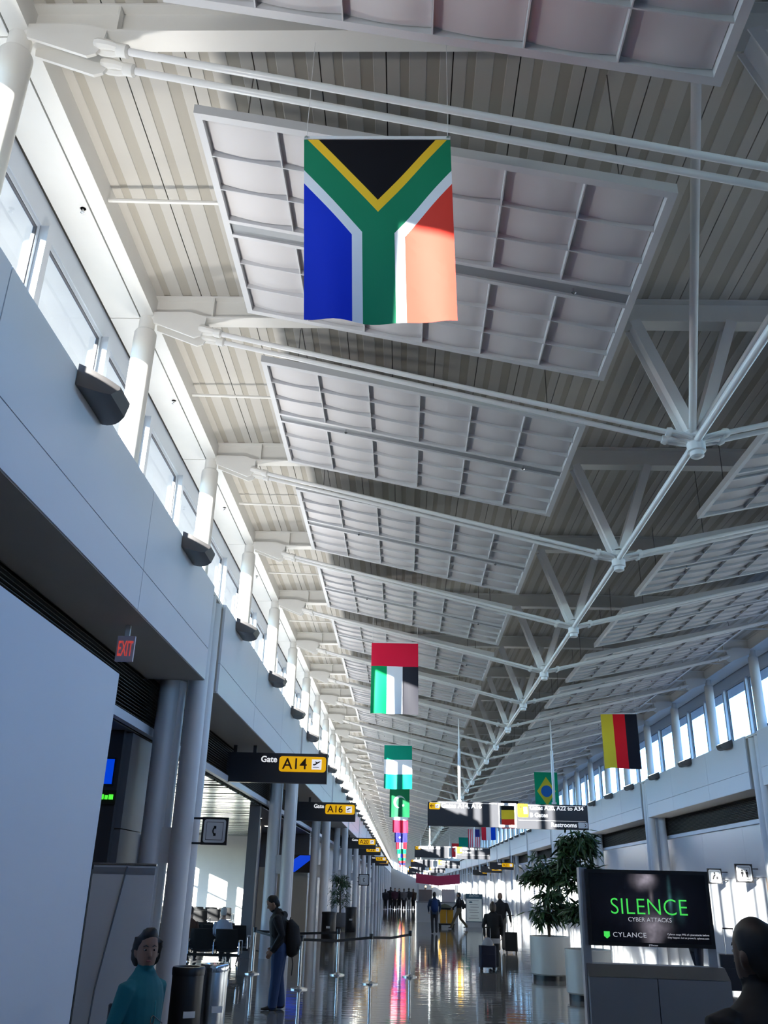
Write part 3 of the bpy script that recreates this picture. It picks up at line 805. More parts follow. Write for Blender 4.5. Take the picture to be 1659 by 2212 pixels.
# ------------------------------------------------------------------ gate signs
m_signd = mat('sign_charcoal', (.040, .041, .050), .35)
m_yel = mat('sign_yellow', (.95, .52, .0), .4, emit=(1, .50, .0), es=.55)
m_txtw = mat('sign_white_letters', (.9, .9, .9), .4, emit=(1, 1, 1), es=.8)
m_txtd = mat('sign_brown_letters', (.05, .02, .005), .5)
m_wsq = mat('sign_white_square', (.9, .9, .95), .4, emit=(.9, .9, 1), es=.7)
def plane_icon(mb, cx, cz, s, y):
    P = [(-.9, -.25), (-.75, -.45), (-.45, -.40), (.15, -.05), (.85, .42), (.95, .58), (.78, .62), (.2, .36), (-.35, .55), (-.5, .48), (-.12, .18), (-.5, -.08), (-.78, -.02)]
    mb.prism([(cx + x * s, cz + z * s) for x, z in P], y - .003, y)
    mb.box(cx - s * .9, cx + s * .6, y - .003, y, cz - s * .95, cz - s * .8)
def gate_sign(num, y, label, side=-1, w=2.33, h=.66, x0=-4.12, z1=2.76 + HC, full=True):
    r = thing('gate_sign', label, 'sign', (x0, y, z1 - h))
    obj('housing', MB().box(0, w, 0, .16, 0, h), m_signd, r)
    obj('plate', MB().prism([(w * .755 + a, h * .635 + b) for a, b in rrect(w * .465, h * .52, h * .10)], -.012, 0), m_yel, r)
    sqs = h * .34
    obj('icon_square', MB().box(w * .895 - sqs / 2, w * .895 + sqs / 2, -.018, -.012, h * .635 - sqs / 2, h * .635 + sqs / 2), m_wsq, r)
    mb = MB(); plane_icon(mb, w * .895, h * .66, sqs * .42, -.0185); obj('plane_symbol', mb, m_txtd, r)
    text('gate_number', num, h * .52, m_txtd, r, (w * .555, -.0125, h * .47), bold=.012, sx_=1.0)
    text('gate_word', 'Gate', h * .29, m_txtw, r, (w * .50, -.002, h * .69), bold=.018, align='RIGHT')
    for x in ((.16, .62) if x0 < 0 else (w - .3, w - .06)):
        obj('hanger', MB().box(x - .04, x + .04, .06, .11, h, ZF0 - z1 + h + .0), m_signd, r)
    return r
gate_sign('A14', fy(1) + 1.5 * S, 'black hanging sign reading Gate A14 with yellow plate')
gate_sign('A16', fy(4) + 1.5 * S, 'black hanging sign reading Gate A16 beyond the A14 sign')
gate_sign('A20', fy(7) + 4.5 * S, 'small hanging sign reading Gate A20 down the left side')
gate_sign('A22', fy(7) + 7.5 * S, 'smaller hanging gate sign just behind the A20 sign')
gate_sign('A24', fy(19) + 1.5 * S, 'tiny hanging gate sign reading A24 far down the left')
gate_sign('A26', fy(22) + 1.5 * S, 'tiny hanging gate sign reading A26 behind the A24 sign')
for i_, (nm, y) in enumerate((('A21', 92), ('A23', 105), ('A25', 120))):
    gate_sign(nm, y, f'{("near", "middle", "far")[i_]} yellow plated gate sign of three on the far right', x0=2 * XC + 1.1 + .2 * i_, z1=2.3 + HC - .12 * i_)

# ------------------------------------------------------------------ overhead direction signs
def overhead(y, left_lines, right_lines, label, detail=True):
    W, H_ = 5.85, .86
    x0 = XC - W / 2 + .14; z0 = 2.03 + HC
    r = thing('direction_sign', label, 'sign', (x0, y, z0))
    g0, g1 = W * .445, W * .55
    obj('left_board', MB().box(0, g0, 0, .18, 0, H_), m_signd, r)
    obj('right_board', MB().box(g1 + .03, W, 0, .18, -.03, H_ - .03), m_signd, r)
    fr = MB().box(g0, g1 + .03, 0, .15, H_ - .1, H_ - .02).box(g0, g1 + .03, 0, .15, .0, .09).box(g0, g0 + .03, 0, .15, .09, H_ - .1).box(g1 - .02, g1 + .03, 0, .15, .09, H_ - .1)
    obj('link_frame', fr, m_signw, r)
    for x, z in ((.07, 1), (g1 + .07, 1)):
        pass
    # arrow plates
    pl = MB().prism([(.26 + a, H_ * .80 + b) for a, b in rrect(.40, .235, .04)], -.012, 0); obj('arrow_plate', pl, m_yel, r)
    obj('icon_square', MB().box(.285, .435, -.016, -.012, H_ * .80 - .07, H_ * .80 + .07), m_wsq, r)
    ar = MB().obox((.10, -.015, H_ * .8), (.24, -.015, H_ * .8), .004, .022, (0, 0, 1))
    for s in (-1, 1): ar.obox((.10, -.015, H_ * .8), (.16, -.015, H_ * .8 + s * .06), .004, .022, (0, 0, 1))
    obj('arrow', ar, m_txtd, r)
    mb = MB(); plane_icon(mb, .36, H_ * .81, .055, -.0165); obj('plane_symbol', mb, m_txtd, r)
    gx = g1 + .10
    obj('arrow_plate', MB().prism([(gx + .17 + a, H_ * .70 + b) for a, b in rrect(.38, .46, .04)], -.012, 0), m_yel, r)
    obj('icon_square', MB().box(gx + .20, gx + .33, -.016, -.012, H_ * .70 - .12, H_ * .70 + .12), m_wsq, r)
    ar = MB().obox((gx + .10, -.015, H_ * .60), (gx + .10, -.015, H_ * .85), .004, .022, (1, 0, 0))
    for s in (-1, 1): ar.obox((gx + .10, -.015, H_ * .85), (gx + .10 + s * .05, -.015, H_ * .77), .004, .022, (1, 0, 0))
    obj('arrow', ar, m_txtd, r)
    for i, t in enumerate(left_lines): text('lettering', t, .23, m_txtw, r, (.50, -.003, H_ * .74 - i * .25), bold=.018)
    for i, t in enumerate(right_lines[:2]): text('lettering', t, .205, m_txtw, r, (gx + .42, -.003, H_ * .74 - i * .25), bold=.018)
    if len(right_lines) > 2:
        text('lettering', right_lines[2], .21, m_txtw, r, (W - .42, -.003, .06), bold=.018, align='RIGHT')
        obj('arrow_plate', MB().prism([(W - .2 + a, .13 + b) for a, b in rrect(.34, .2, .03)], -.012, 0), m_signw, r)
        ar = MB()
        for s in (-1, 1): ar.obox((W - .08, -.015, .13), (W - .14, -.015, .13 + s * .06), .004, .02, (0, 0, 1))
        obj('arrow', ar, m_txtd, r)
    ru = MB().box(.1, g0 - .05, -.003, 0, H_ - .055, H_ - .045).box(g1 + .1, W - .08, -.003, 0, H_ - .085, H_ - .075).box(g1 + .1, W - .08, -.003, 0, .26, .268)
    obj('rule_line', ru, m_txtw, r)
    for x in (1.18, 4.66):
        obj('pole', MB().lathe([(.09, H_), (.09, H_ + .05), (.05, H_ + .07), (.05, H_ + 1.9), (.026, H_ + 1.92), (.026, 5.93 + HC - z0)], (x, .09, 0), 14), m_rod, r, True)
    return r
overhead(fy(5) + S / 2 - .0, ['Gates A14, A16'], ['Gates A20, A22 to A34', 'B Gates', 'Restrooms'], 'large overhead direction sign lettered Gates A14, A16 and Restrooms')
overhead(fy(14) + S / 2, ['Gates A18, A20'], ['Gates A22 to A34', 'B Gates'], 'second overhead direction sign, smaller, behind the largest one')
overhead(fy(23) + S / 2, ['Gates'], ['Gates A34', 'B Gates'], 'third overhead direction sign beyond the second one')
overhead(fy(32) + S / 2, ['Gates'], ['Gates'], 'fourth and tiny overhead direction sign in the distance')
overhead(fy(41) + S / 2, ['Gates'], ['Gates'], 'last speck of an overhead direction sign in the distance')

# telephone sign on the first cluster, exit sign under the soffit
r = square_sign('square telephone pictogram sign bracketed to the first left column cluster', (-2.90, fy(1) - .12, .70 + HC), .40, ic_phone)
obj('bracket', MB().box(-.36, -.19, .01, .04, .165, .195).box(-.36, -.19, .01, .04, -.195, -.165), m_signb, r)
square_sign('small square telephone sign on a far left column', (-2.75, fy(13) - .25, .30 + HC), .75, ic_phone)
for ob in D.objects:
    if ob.get('label') == 'small square telephone sign on a far left column': obj('bracket', MB().box(-.62, -.3, .01, .05, .1, .14).box(-.62, -.3, .01, .05, -.14, -.1), m_signb, ob); break
r = thing('exit_sign', 'small exit sign with red letters hung under the left soffit', 'sign', (-3.5, 10.6, ZF0 - .46))
obj('casing', MB().box(-.11, .11, 0, .04, 0, .32), mat('exit_panel', (.75, .66, .74), .3), r)
obj('stem', MB().box(-.03, .03, .0, .04, .32, .46), m_white, r)
text('lettering', 'EXIT', .27, mat('exit_red', (.9, .08, .06), .4, emit=(1, .12, .10), es=.4), r, (0, -.003, .07), bold=.01, align='CENTER', sx_=.34)

# ------------------------------------------------------------------ people
TMP = D.scenes.new('tmp_eval')
def remesh(mb, voxel, it=4):
    me = mb.mesh('tmp'); o = D.objects.new('tmp', me); TMP.collection.objects.link(o)
    m = o.modifiers.new('r', 'REMESH'); m.mode = 'VOXEL'; m.voxel_size = voxel
    s = o.modifiers.new('s', 'SMOOTH'); s.factor = .5; s.iterations = it
    vl = TMP.view_layers[0]; vl.update(); dg = vl.depsgraph
    dg.update()
    out = D.meshes.new_from_object(o.evaluated_get(dg))
    D.objects.remove(o); D.meshes.remove(me)
    return out
SKIN = {}
def pm(name, c, rough=.75, **k):
    key = (name, c)
    if key not in SKIN: SKIN[key] = mat(name, c, rough, var=.10, vscale=14, **k)
    return SKIN[key]
def seg_dist(p, a, b):
    ab = b - a; t = max(0, min(1, (p - a).dot(ab) / max(1e-9, ab.length_squared)))
    return (p - a - ab * t).length
def person(label, loc, face_deg, height=1.72, top=(.02, .02, .025), bottom=(.03, .05, .12), shoe=(.015, .015, .015), skin=(.42, .26, .18), hair=(.02, .015, .012),
           voxel=.012, arms=None, legs=None, head_pitch=0, head_yaw=0, lean=0, coat_len=.82, hair_style='short', face=False, bulk=1.0, leg_w=1.0, fingers=True, group=None, collar=False, hood=False):
    """stands at loc, front along local +y; face_deg turns the front (0 = away from camera, +y; 90 = to -x)"""
    k = height / 1.75
    r = thing('person', label, 'person', loc, math.radians(face_deg), group=group)
    V = lambda x, y, z: Vector((x, y, z)) * k
    mb = MB(); bones = []
    def bone(a, b, kind, w=0): bones.append((a, b, kind, w))
    def ln(z): return lean * max(0, (z - .9)) / .6       # forward lean of the trunk
    T = [(.80, .150, .110), (.88, .172, .125), (.97, .172, .125), (1.08, .158, .118), (1.22, .178, .128), (1.34, .192, .125), (1.41, .172, .108), (1.455, .132, .092), (1.495, .085, .074), (1.53, .06, .06)]
    mb.loft([(V(0, ln(z), z), a * k * (bulk if z < 1.45 else 1), b * k * (bulk if z < 1.45 else 1)) for z, a, b in T], 18)
    bone(V(0, ln(coat_len), coat_len), V(0, ln(1.44), 1.44), 'top', .12); bone(V(0, 0, .80), V(0, ln(coat_len - .03), coat_len - .03), 'bottom', .12)
    nb = V(0, ln(1.46), 1.46)
    hr = Euler((-head_pitch, 0, head_yaw)).to_matrix()
    def H(x, y, z): return nb + hr @ (V(x, y, z) )
    mb.loft([(nb, .062 * k, .062 * k), (H(0, .012, .06), .056 * k, .058 * k), (H(0, .02, .12), .056 * k, .06 * k)], 12)
    bone(nb + V(0, 0, .03), H(0, .02, .09), 'skin', .02)
    hd = [(.052, .035, .030, .035), (.065, .04, .046, .055), (.09, .035, .060, .075), (.13, .022, .070, .088), (.17, .015, .075, .095), (.21, .012, .076, .097), (.25, .008, .070, .09), (.28, .004, .052, .068), (.295, .002, .025, .034)]
    mb.loft([(H(0, y, z), a * k, b * k) for z, y, a, b in hd], 18, front=tuple(hr @ Vector((0, 1, 0))))
    bone(H(0, .02, .09), H(0, .015, .27), 'skin', .06)
    # nose, ears
    mb.loft([(H(0, .105, .185), .010 * k, .008 * k), (H(0, .118, .16), .013 * k, .014 * k), (H(0, .124, .145), .016 * k, .014 * k), (H(0, .10, .138), .012 * k, .01 * k)], 8)
    for s in (-1, 1): mb.loft([(H(s * .072, .0, .125), .008 * k, .012 * k), (H(s * .08, -.004, .15), .012 * k, .018 * k), (H(s * .08, -.006, .175), .012 * k, .02 * k), (H(s * .074, 0, .19), .006 * k, .01 * k)], 8)
    arms = arms or {}; legs = legs or {}
    for s, nm in ((-1, 'L'), (1, 'R')):
        sh = V(s * .172 * bulk, ln(1.40), 1.395)
        el, wr = arms.get(nm, ((s * .235, -.02, 1.12), (s * .235, .06, .87)))
        el, wr = V(*el), V(*wr)
        w_ = 1.12 if voxel > .02 else 1
        mb.loft([(sh + V(-s * .04, 0, .0), .06 * k, .062 * k), (sh, .064 * k * bulk, .066 * k * bulk), (sh.lerp(el, .5), .054 * k * bulk, .056 * k * bulk), (el, .047 * k * bulk * w_, .048 * k * bulk * w_), (el.lerp(wr, .5), .044 * k * bulk * w_, .044 * k * w_), (wr, .036 * k * w_, .036 * k * w_)], 12)
        bone(sh, el, 'top', .05); bone(el, wr, 'top', .042)
        d = (wr - el).normalized(); side_v = Vector((s, 0, 0)); side_v = (side_v - d * side_v.dot(d)).normalized(); nv = d.cross(side_v).normalized()
        fw = nv if nv.y > 0 else -nv           # thumb side points forward
        h0 = wr; h1 = wr + d * .095 * k
        mb.loft([(h0 - d * .01, .026 * k, .030 * k), (h0 + d * .03 * k, .020 * k, .038 * k), (h1, .018 * k, .042 * k), (h1 + d * .008, .013 * k, .036 * k)], 10, front=tuple(fw))
        bone(h0 + d * .02, h1, 'skin', .03)
        if fingers and voxel < .02:
            inn = -side_v
            for q, (off, L) in enumerate(((.032, .068), (.011, .078), (-.011, .072), (-.031, .055))):
                a = h1 - d * .012 + fw * off * k; b = a + d * L * .5 * k + inn * .008; c = b + d * L * .42 * k + inn * .028; e = c + d * .012 * k + inn * .016
                mb.tube([a, b, c, e], [.0105 * k, .010 * k, .009 * k, .007 * k], 8); bone(a, e, 'skin', .01)
            a = h0 + d * .03 * k + fw * .03 * k; b = a + d * .03 * k + fw * .025 * k + inn * .01; c = b + d * .035 * k + fw * .008 * k + inn * .012
            mb.tube([a, b, c], [.013 * k, .012 * k, .009 * k], 8); bone(a, c, 'skin', .012)
        hp = V(s * .092, 0, .90)
        kn, an = legs.get(nm, ((s * .10, .012, .50), (s * .105, -.01, .09)))
        kn, an = V(*kn), V(*an)
        mb.loft([(hp + V(0, 0, .04), .088 * k * leg_w, .098 * k * leg_w), (hp, .092 * k * leg_w, .105 * k * leg_w), (hp.lerp(kn, .5), .084 * k * leg_w, .09 * k * leg_w), (kn, .068 * k * leg_w, .072 * k * leg_w), (kn.lerp(an, .45), .066 * k * leg_w, .070 * k * leg_w), (an, .060 * k * leg_w, .064 * k * leg_w), (an - (kn * -1 + an) * .0 + V(0, 0, -.05), .058 * k * leg_w, .066 * k * leg_w)], 12)
        bone(hp, kn, 'bottom', .09); bone(kn, an + V(0, 0, -.03), 'bottom', .065)
        fd = legs.get(nm + 'f', (s * .12, 1, 0)); fd = Vector((fd[0], fd[1], fd[2] if len(fd) > 2 else 0)).normalized()
        heel = an + V(0, 0, -.05) - fd * .06 * k; toe = an + V(0, 0, -.065) + fd * .19 * k
        mb.loft([(heel + V(0, 0, .01), .03 * k, .03 * k), (heel + fd * .05 * k, .038 * k, .038 * k), (an + fd * .06 * k + V(0, 0, -.05), .040 * k, .036 * k), (toe - fd * .06 * k, .045 * k, .026 * k), (toe, .03 * k, .014 * k)], 10, front=(0, 0, 1))
        bone(heel, toe, 'shoe', .035)
    if hood: mb.loft([(V(-.09, ln(1.44) - .07, 1.44), .05 * k, .05 * k), (V(0, ln(1.44) - .115, 1.43), .07 * k, .06 * k), (V(.09, ln(1.44) - .07, 1.44), .05 * k, .05 * k)], 10); bone(V(-.09, ln(1.44) - .1, 1.44), V(.09, ln(1.44) - .1, 1.44), 'top', .07)
    if collar:
        mb.loft([(nb + V(0, 0, -.03), .085 * k, .085 * k), (nb + V(0, .005, .05), .074 * k, .078 * k)], 16); bone(nb + V(0, 0, -.04), nb + V(0, .005, .035), 'top', .085)
    me = remesh(mb, voxel * (k if k > .8 else .8))
    kinds = ['skin', 'top', 'bottom', 'shoe']
    for mm in (pm('skin', skin, .55), pm('jacket_cloth', top), pm('trouser_cloth', bottom), pm('shoe_leather', shoe, .4)): me.materials.append(mm)
    for p in me.polygons:
        c = p.center; best = min(bones, key=lambda b: seg_dist(c, b[0], b[1]) - b[3] * k)
        p.material_index = kinds.index(best[2])
    me.polygons.foreach_set('use_smooth', [True] * len(me.polygons))
    obj('body', me, None, r)
    # hair
    hm = pm('hair', hair, .5); hb = MB()
    if hair_style in ('short', 'long', 'bun'):
        ring = []
        for z, y, a, b in ((.125, -.045, .058, .062), (.16, -.022, .079, .086), (.20, -.012, .083, .098), (.24, .000, .081, .100), (.275, .004, .068, .086), (.302, .002, .038, .05), (.316, .0, .012, .016)):
            ring.append((H(0, y, z), a * k, b * k))
        hb.loft(ring, 18, front=tuple(hr @ Vector((0, 1, 0))))
        if hair_style == 'short':
            hb.loft([(H(0, -.055, .085), .045 * k, .035 * k), (H(0, -.05, .13), .062 * k, .055 * k), (H(0, -.035, .17), .074 * k, .07 * k)], 12)
        if hair_style == 'long':
            for s in (-1, 1): hb.loft([(H(s * .07, -.01, .25), .02 * k, .05 * k), (H(s * .082, -.015, .15), .02 * k, .055 * k), (H(s * .07, -.03, .06), .02 * k, .045 * k)], 10)
            hb.loft([(H(0, -.06, .22), .07 * k, .04 * k), (H(0, -.075, .10), .072 * k, .04 * k), (H(0, -.07, .03), .06 * k, .03 * k)], 12)
            hb.loft([(H(0, .06, .265), .06 * k, .03 * k), (H(0, .03, .295), .055 * k, .06 * k)], 12)
        if hair_style == 'bun':
            hb.loft([(H(0, .045, .250), .072 * k, .046 * k), (H(0, .036, .272), .070 * k, .06 * k), (H(0, .012, .306), .05 * k, .06 * k)], 14)
            for s in (-1, 1): hb.loft([(H(s * .060, .045, .240), .020 * k, .030 * k), (H(s * .072, .012, .205), .016 * k, .042 * k), (H(s * .077, -.02, .165), .014 * k, .045 * k), (H(s * .076, -.035, .115), .016 * k, .042 * k), (H(s * .05, -.06, .07), .02 * k, .03 * k)], 10)
            hb.loft([(H(0, -.06, .075), .045 * k, .035 * k), (H(0, -.055, .13), .072 * k, .06 * k), (H(0, -.035, .19), .086 * k, .085 * k), (H(0, -.015, .25), .084 * k, .09 * k)], 14)
            for s in (-1, 1): hb.loft([(H(s * .066, .03, .25), .022 * k, .05 * k), (H(s * .077, -.01, .19), .014 * k, .045 * k), (H(s * .074, -.035, .14), .010 * k, .03 * k)], 10)
            hb.loft([(H(0, -.075, .12), .03 * k, .02 * k), (H(0, -.105, .14), .045 * k, .03 * k), (H(0, -.11, .19), .045 * k, .035 * k), (H(0, -.085, .22), .03 * k, .02 * k)], 12)
        o = obj('hair', remesh(hb, .012 if voxel < .02 else .02), hm, r, True)
    if face:
        ew = pm('eye_white', (.25, .24, .235), .3); ed = pm('eye_iris', (.015, .01, .008), .2)
        for s in (-1, 1):
            e = H(s * .030, .093, .182); hb = MB().lathe([(.001, -.008), (.009, -.005), (.012, 0), (.009, .005), (.001, .008)], tuple(e), 10); o = obj('eye', hb, ew, r, True)
            f = hr @ Vector((0, 1, 0)); p = e + f * .0095
            obj('iris', MB().tube([p, p + f * .003], .006, 10), ed, o)
            obj('eyebrow', MB().tube([H(s * .013, .104, .203), H(s * .03, .103, .211), H(s * .048, .09, .204)], [.003, .0045, .002], 6), hm, r, True)
        obj('lips', MB().loft([(H(-.024, .093, .108), .002, .002), (H(-.01, .106, .110), .006, .006), (H(.01, .106, .110), .006, .006), (H(.024, .093, .108), .002, .002)], 8, front=(0, 0, 1)), pm('lips', (.30, .11, .10), .5), r, True)
    return r, k, H, V
def backpack(r, k, V, col, ln=0, z0=.88, z1=1.42, strap=True, d=.16):
    b = MB().loft([(V(0, -.20 + ln, z0), .10 * k, .05 * k), (V(0, -.225 + ln, z0 + .06), .15 * k, d * .5 * k), (V(0, -.235 + ln, z0 + .22), .165 * k, d * .62 * k), (V(0, -.215 + ln, z1 - .12), .15 * k, d * .5 * k), (V(0, -.17 + ln, z1), .09 * k, .04 * k)], 16)
    o = obj('backpack', b, pm('bag_fabric', col, .8), r, True)
    obj('pocket', MB().loft([(V(0, -.31 + ln, z0 + .05), .08 * k, .02 * k), (V(0, -.335 + ln, z0 + .12), .11 * k, .035 * k), (V(0, -.325 + ln, z0 + .26), .10 * k, .02 * k)], 12), pm('bag_fabric', col, .8), o, True)
    obj('grab_loop', MB().tube([V(-.03, -.17 + ln, z1 - .01), V(0, -.18 + ln, z1 + .04), V(.03, -.17 + ln, z1 - .01)], .008, 6), m_blackm, o)
    if strap:
        for s in (-1, 1): obj('strap', MB().tube([V(s * .10, -.16 + ln, z1 - .04), V(s * .115, -.02 + ln, z1 + .03), V(s * .13, .105 + ln, z1 - .1), V(s * .15, .10 + ln, z1 - .25), V(s * .17, -.06, z0 + .1)], .016, 6), pm('bag_fabric', col, .8), o, True)
        obj('loose_strap', MB().tube([V(.13, -.2, z0 + .03), V(.14, -.23, z0 - .12), V(.12, -.22, z0 - .3)], .008, 6), m_blackm, o)

# woman in a teal jacket at the lower left
r, k, H, V = person('person in a teal zipped jacket with glasses hung at the chest', (-1.74, 6.62, 0), -112, 1.61, top=(.004, .14, .17), bottom=(.02, .02, .03), skin=(.26, .145, .10), hair=(.008, .006, .006),
                    voxel=.008, head_yaw=-.72, hair_style='bun', face=True, collar=True, bulk=1.04, coat_len=.76, arms={'L': ((-.25, -.05, 1.12), (-.22, .06, .88)), 'R': ((.25, -.05, 1.12), (.22, .06, .88))})
obj('zip', MB().tube([V(0, .085, 1.44), V(0, .128, 1.30), V(0, .135, 1.10), V(0, .135, .85)], .006, 6), pm('zip', (.01, .25, .28), .4), r)
sg = MB()
for s in (-1, 1): sg.tube([Vector((s * .030, 0, 0)) + Vector((.024 * math.cos(a), .0, .020 * math.sin(a))) for a in [2 * PI * i / 14 for i in range(15)]], .0035, 5)
sg.tube([(-.006, 0, .004), (.006, 0, .004)], .003, 5); sg.tube([(.054, 0, .008), (.05, .004, -.11)], .003, 5); sg.tube([(-.054, 0, .008), (-.04, .004, -.11)], .003, 5)
o = obj('hanging_glasses', sg, m_black, r); o.location = V(.06, .152, 1.17); o.rotation_euler = (0, 1.2, 0)

# man with a backpack, looking down
r, k, H, V = person('person in black jacket and blue jeans with black backpack, looking down', (-2.09, 16.56, 0), 92, 1.75, top=(.006, .006, .009), bottom=(.025, .055, .15), skin=(.33, .19, .13), hair=(.010, .008, .007),
                    voxel=.009, head_pitch=.50, lean=.07, hair_style='short', face=True, coat_len=.90, hood=True, leg_w=1.25, bulk=1.24, collar=True,
                    arms={'L': ((-.235, -.05, 1.14), (-.215, .10, .90)), 'R': ((.235, -.05, 1.14), (.215, .12, .92))}, legs={'L': ((-.10, .02, .5), (-.11, .05, .09)), 'R': ((.10, .0, .5), (.11, -.06, .09))})
backpack(r, k, V, (.008, .008, .010), .02, .80, 1.36, d=.24)
obj('collar_trim', MB().tube([V(-.07, .06, 1.47), V(0, .095, 1.45), V(.07, .06, 1.47)], .012, 6), pm('jacket_cloth', (.006, .006, .009)), r)

# dark haired man close by on the right edge
r, k, H, V = person('person in black seen from behind, close at the lower right edge', (1.515, 4.20, 0), 24, 1.835, top=(.008, .008, .009), bottom=(.012, .012, .014), skin=(.07, .038, .026), hair=(.006, .005, .005),
                    voxel=.010, hair_style='short', face=True, bulk=1.22, collar=True)

# couple walking away with rolling cases
r, k, H, V = person('person in a black jacket over a light shirt hem, walking away', (2.42, 25.9, 0), -4, 1.58, top=(.008, .008, .010), bottom=(.010, .012, .020), skin=(.25, .15, .11), hair=(.07, .045, .032), voxel=.014, hair_style='long', coat_len=.74, bulk=1.16,
                    arms={'L': ((-.29, -.06, 1.12), (-.26, -.12, .86)), 'R': ((.26, -.02, 1.12), (.25, .05, .87))}, legs={'L': ((-.09, .10, .5), (-.09, .02, .10)), 'R': ((.09, .04, .5), (.09, -.16, .12))})
obj('shirt_hem', MB().loft([(V(0, 0, .66), .19 * k, .14 * k), (V(0, 0, .79), .185 * k, .138 * k)], 18), pm('shirt', (.45, .45, .47), .8), r, True)
r, k, H, V = person('person in a dark suit jacket and pale trousers walking away', (3.30, 32.6, 0), -8, 1.80, top=(.010, .010, .014), bottom=(.16, .14, .12), skin=(.30, .19, .14), hair=(.1, .08, .07), voxel=.014, hair_style='none', coat_len=.72, bulk=1.16,
                    arms={'L': ((-.25, .02, 1.12), (-.24, .08, .87)), 'R': ((.30, -.06, 1.14), (.34, -.10, .88))}, legs={'L': ((-.09, .12, .5), (-.09, .1, .10)), 'R': ((.09, .0, .5), (.09, -.2, .14))})
def suitcase(label, loc, rz, col, w=.42, h=.56, d=.26, hh=.42, wheel=True, bag=False):
    s = thing('rolling_suitcase', label, 'suitcase', loc, rz)
    b = MB(); n = [(-w / 2 + .0, .0)]
    pts = rrect(w, d, .05)
    b.prism(pts, .07, .07 + h, 'z'); o = obj('case', b, pm('case_fabric', col, .6), s)
    obj('front_pocket', MB().box(-w * .38, w * .38, -d / 2 - .03, -d / 2, .13, .07 + h * .62), pm('case_fabric', col, .6), s)
    for x in (-.1, .1): obj('handle_tube', MB().tube([(x, d * .3, .07 + h), (x, d * .3, .07 + h + hh)], .009, 6), m_steel, s)
    obj('handle_grip', MB().tube([(-.11, d * .3, .07 + h + hh), (.11, d * .3, .07 + h + hh)], .016, 8), m_black, s)
    for x in (-w * .38, w * .38):
        for y_ in (-d * .35, d * .35): obj('wheel', MB().lathe([(.001, -.02), (.035, -.015), (.035, .015), (.001, .02)], (0, 0, 0), 12, False), m_black, s).location = (x, y_, .036)
    for c in s.children:
        if c.name.startswith('wheel'): c.rotation_euler = (0, PI / 2, 0)
    if bag: obj('shopping_bag', MB().loft([(Vector((0, -.02, .07 + h)), .15, .1), (Vector((.01, -.02, .16 + h)), .13, .09), (Vector((.0, 0, .25 + h)), .06, .04)], 12), pm('bag_plastic', (.35, .36, .40), .6), s, True)
    return s
suitcase('dark blue rolling suitcase with a pale bag on top', (2.20, 25.3, 0), .1, (.012, .014, .04), .42, .50, .28, .42, bag=True)
suitcase('black rolling suitcase trailing behind the dark suit jacket', (3.56, 31.9, 0), -.05, (.008, .008, .010), .40, .55, .28, .5)
suitcase('tall navy rolling suitcase between the screen and the person in black', (7.08, 21.2, 0), -.25, (.010, .014, .028), .50, .68, .3, .50)
# traveller half hidden by the advertising screen
r, k, H, V = person('person in dark clothes half hidden behind the advertising screen', (6.22, 20.8, 0), -70, 1.76, top=(.010, .010, .014), bottom=(.010, .013, .030), voxel=.014, skin=(.3, .19, .14),
                    arms={'L': ((-.25, .10, 1.14), (-.20, .34, 1.14)), 'R': ((.26, -.02, 1.12), (.24, .15, .95))}, legs={'L': ((-.09, .08, .5), (-.09, .1, .09)), 'R': ((.1, -.02, .5), (.1, -.12, .09))})
# blue backpack, khaki walker
r, k, H, V = person('person with a bright blue backpack walking away in the middle', (1.42, 43.3, 0), 3, 1.70, top=(.02, .05, .12), bottom=(.035, .04, .055), voxel=.018, bulk=1.12, hair=(.012, .01, .01), legs={'L': ((-.09, .1, .5), (-.08, .08, .1)), 'R': ((.09, .0, .5), (.08, -.2, .13))}, arms={'L': ((-.28, 0, 1.14), (-.25, .12, .93)), 'R': ((.28, 0, 1.14), (.25, .12, .93))})
backpack(r, k, V, (.006, .035, .16), 0, .92, 1.42, d=.2)
r, k, H, V = person('striding person in khaki trousers and dark jacket by the directory', (2.84, 48.6, 0), 78, 1.68, top=(.014, .013, .020), bottom=(.13, .11, .075), voxel=.018, bulk=1.1, legs={'L': ((-.09, .22, .52), (-.09, .40, .12)), 'R': ((.09, -.06, .5), (.09, -.38, .16))}, arms={'L': ((-.24, .12, 1.14), (-.2, .3, 1.0)), 'R': ((.24, -.1, 1.14), (.24, .0, .9))})
backpack(r, k, V, (.010, .010, .014), 0, .96, 1.40, d=.14)
# far group
gl = ['leftmost of the dark group of people far down the hall', 'tall dark figure second in the far group', 'figure in plum jacket third in the far group', 'figure with dark case fourth in the far group', 'figure in grey coat in the middle of the far group', 'figure in white trousers in the far group',
      'figure in brown jacket right of the far group', 'short figure in tan standing apart from the far group', 'rightmost dark figure of the far group']
gp = [(-2.05, 84, 1.62, (.012, .012, .02)), (-1.62, 86, 1.80, (.01, .01, .012)), (-1.22, 84, 1.72, (.05, .012, .03)), (-.85, 86, 1.70, (.012, .012, .018)), (-.42, 84, 1.70, (.12, .12, .13)), (.02, 85, 1.74, (.02, .02, .025)),
      (.42, 86, 1.70, (.05, .03, .02)), (1.0, 84, 1.42, (.14, .10, .07)), (1.55, 88, 1.80, (.012, .012, .014))]
for i, (x, y, h_, c) in enumerate(gp):
    person(gl[i], (x + .5, y, 0), R.choice((0, 10, 175, -12)), h_, top=c, bottom=(.45, .45, .45) if i in (5,) else (.015, .015, .02), voxel=.03, bulk=1.45, leg_w=1.3, fingers=False, group='travellers in the far group')

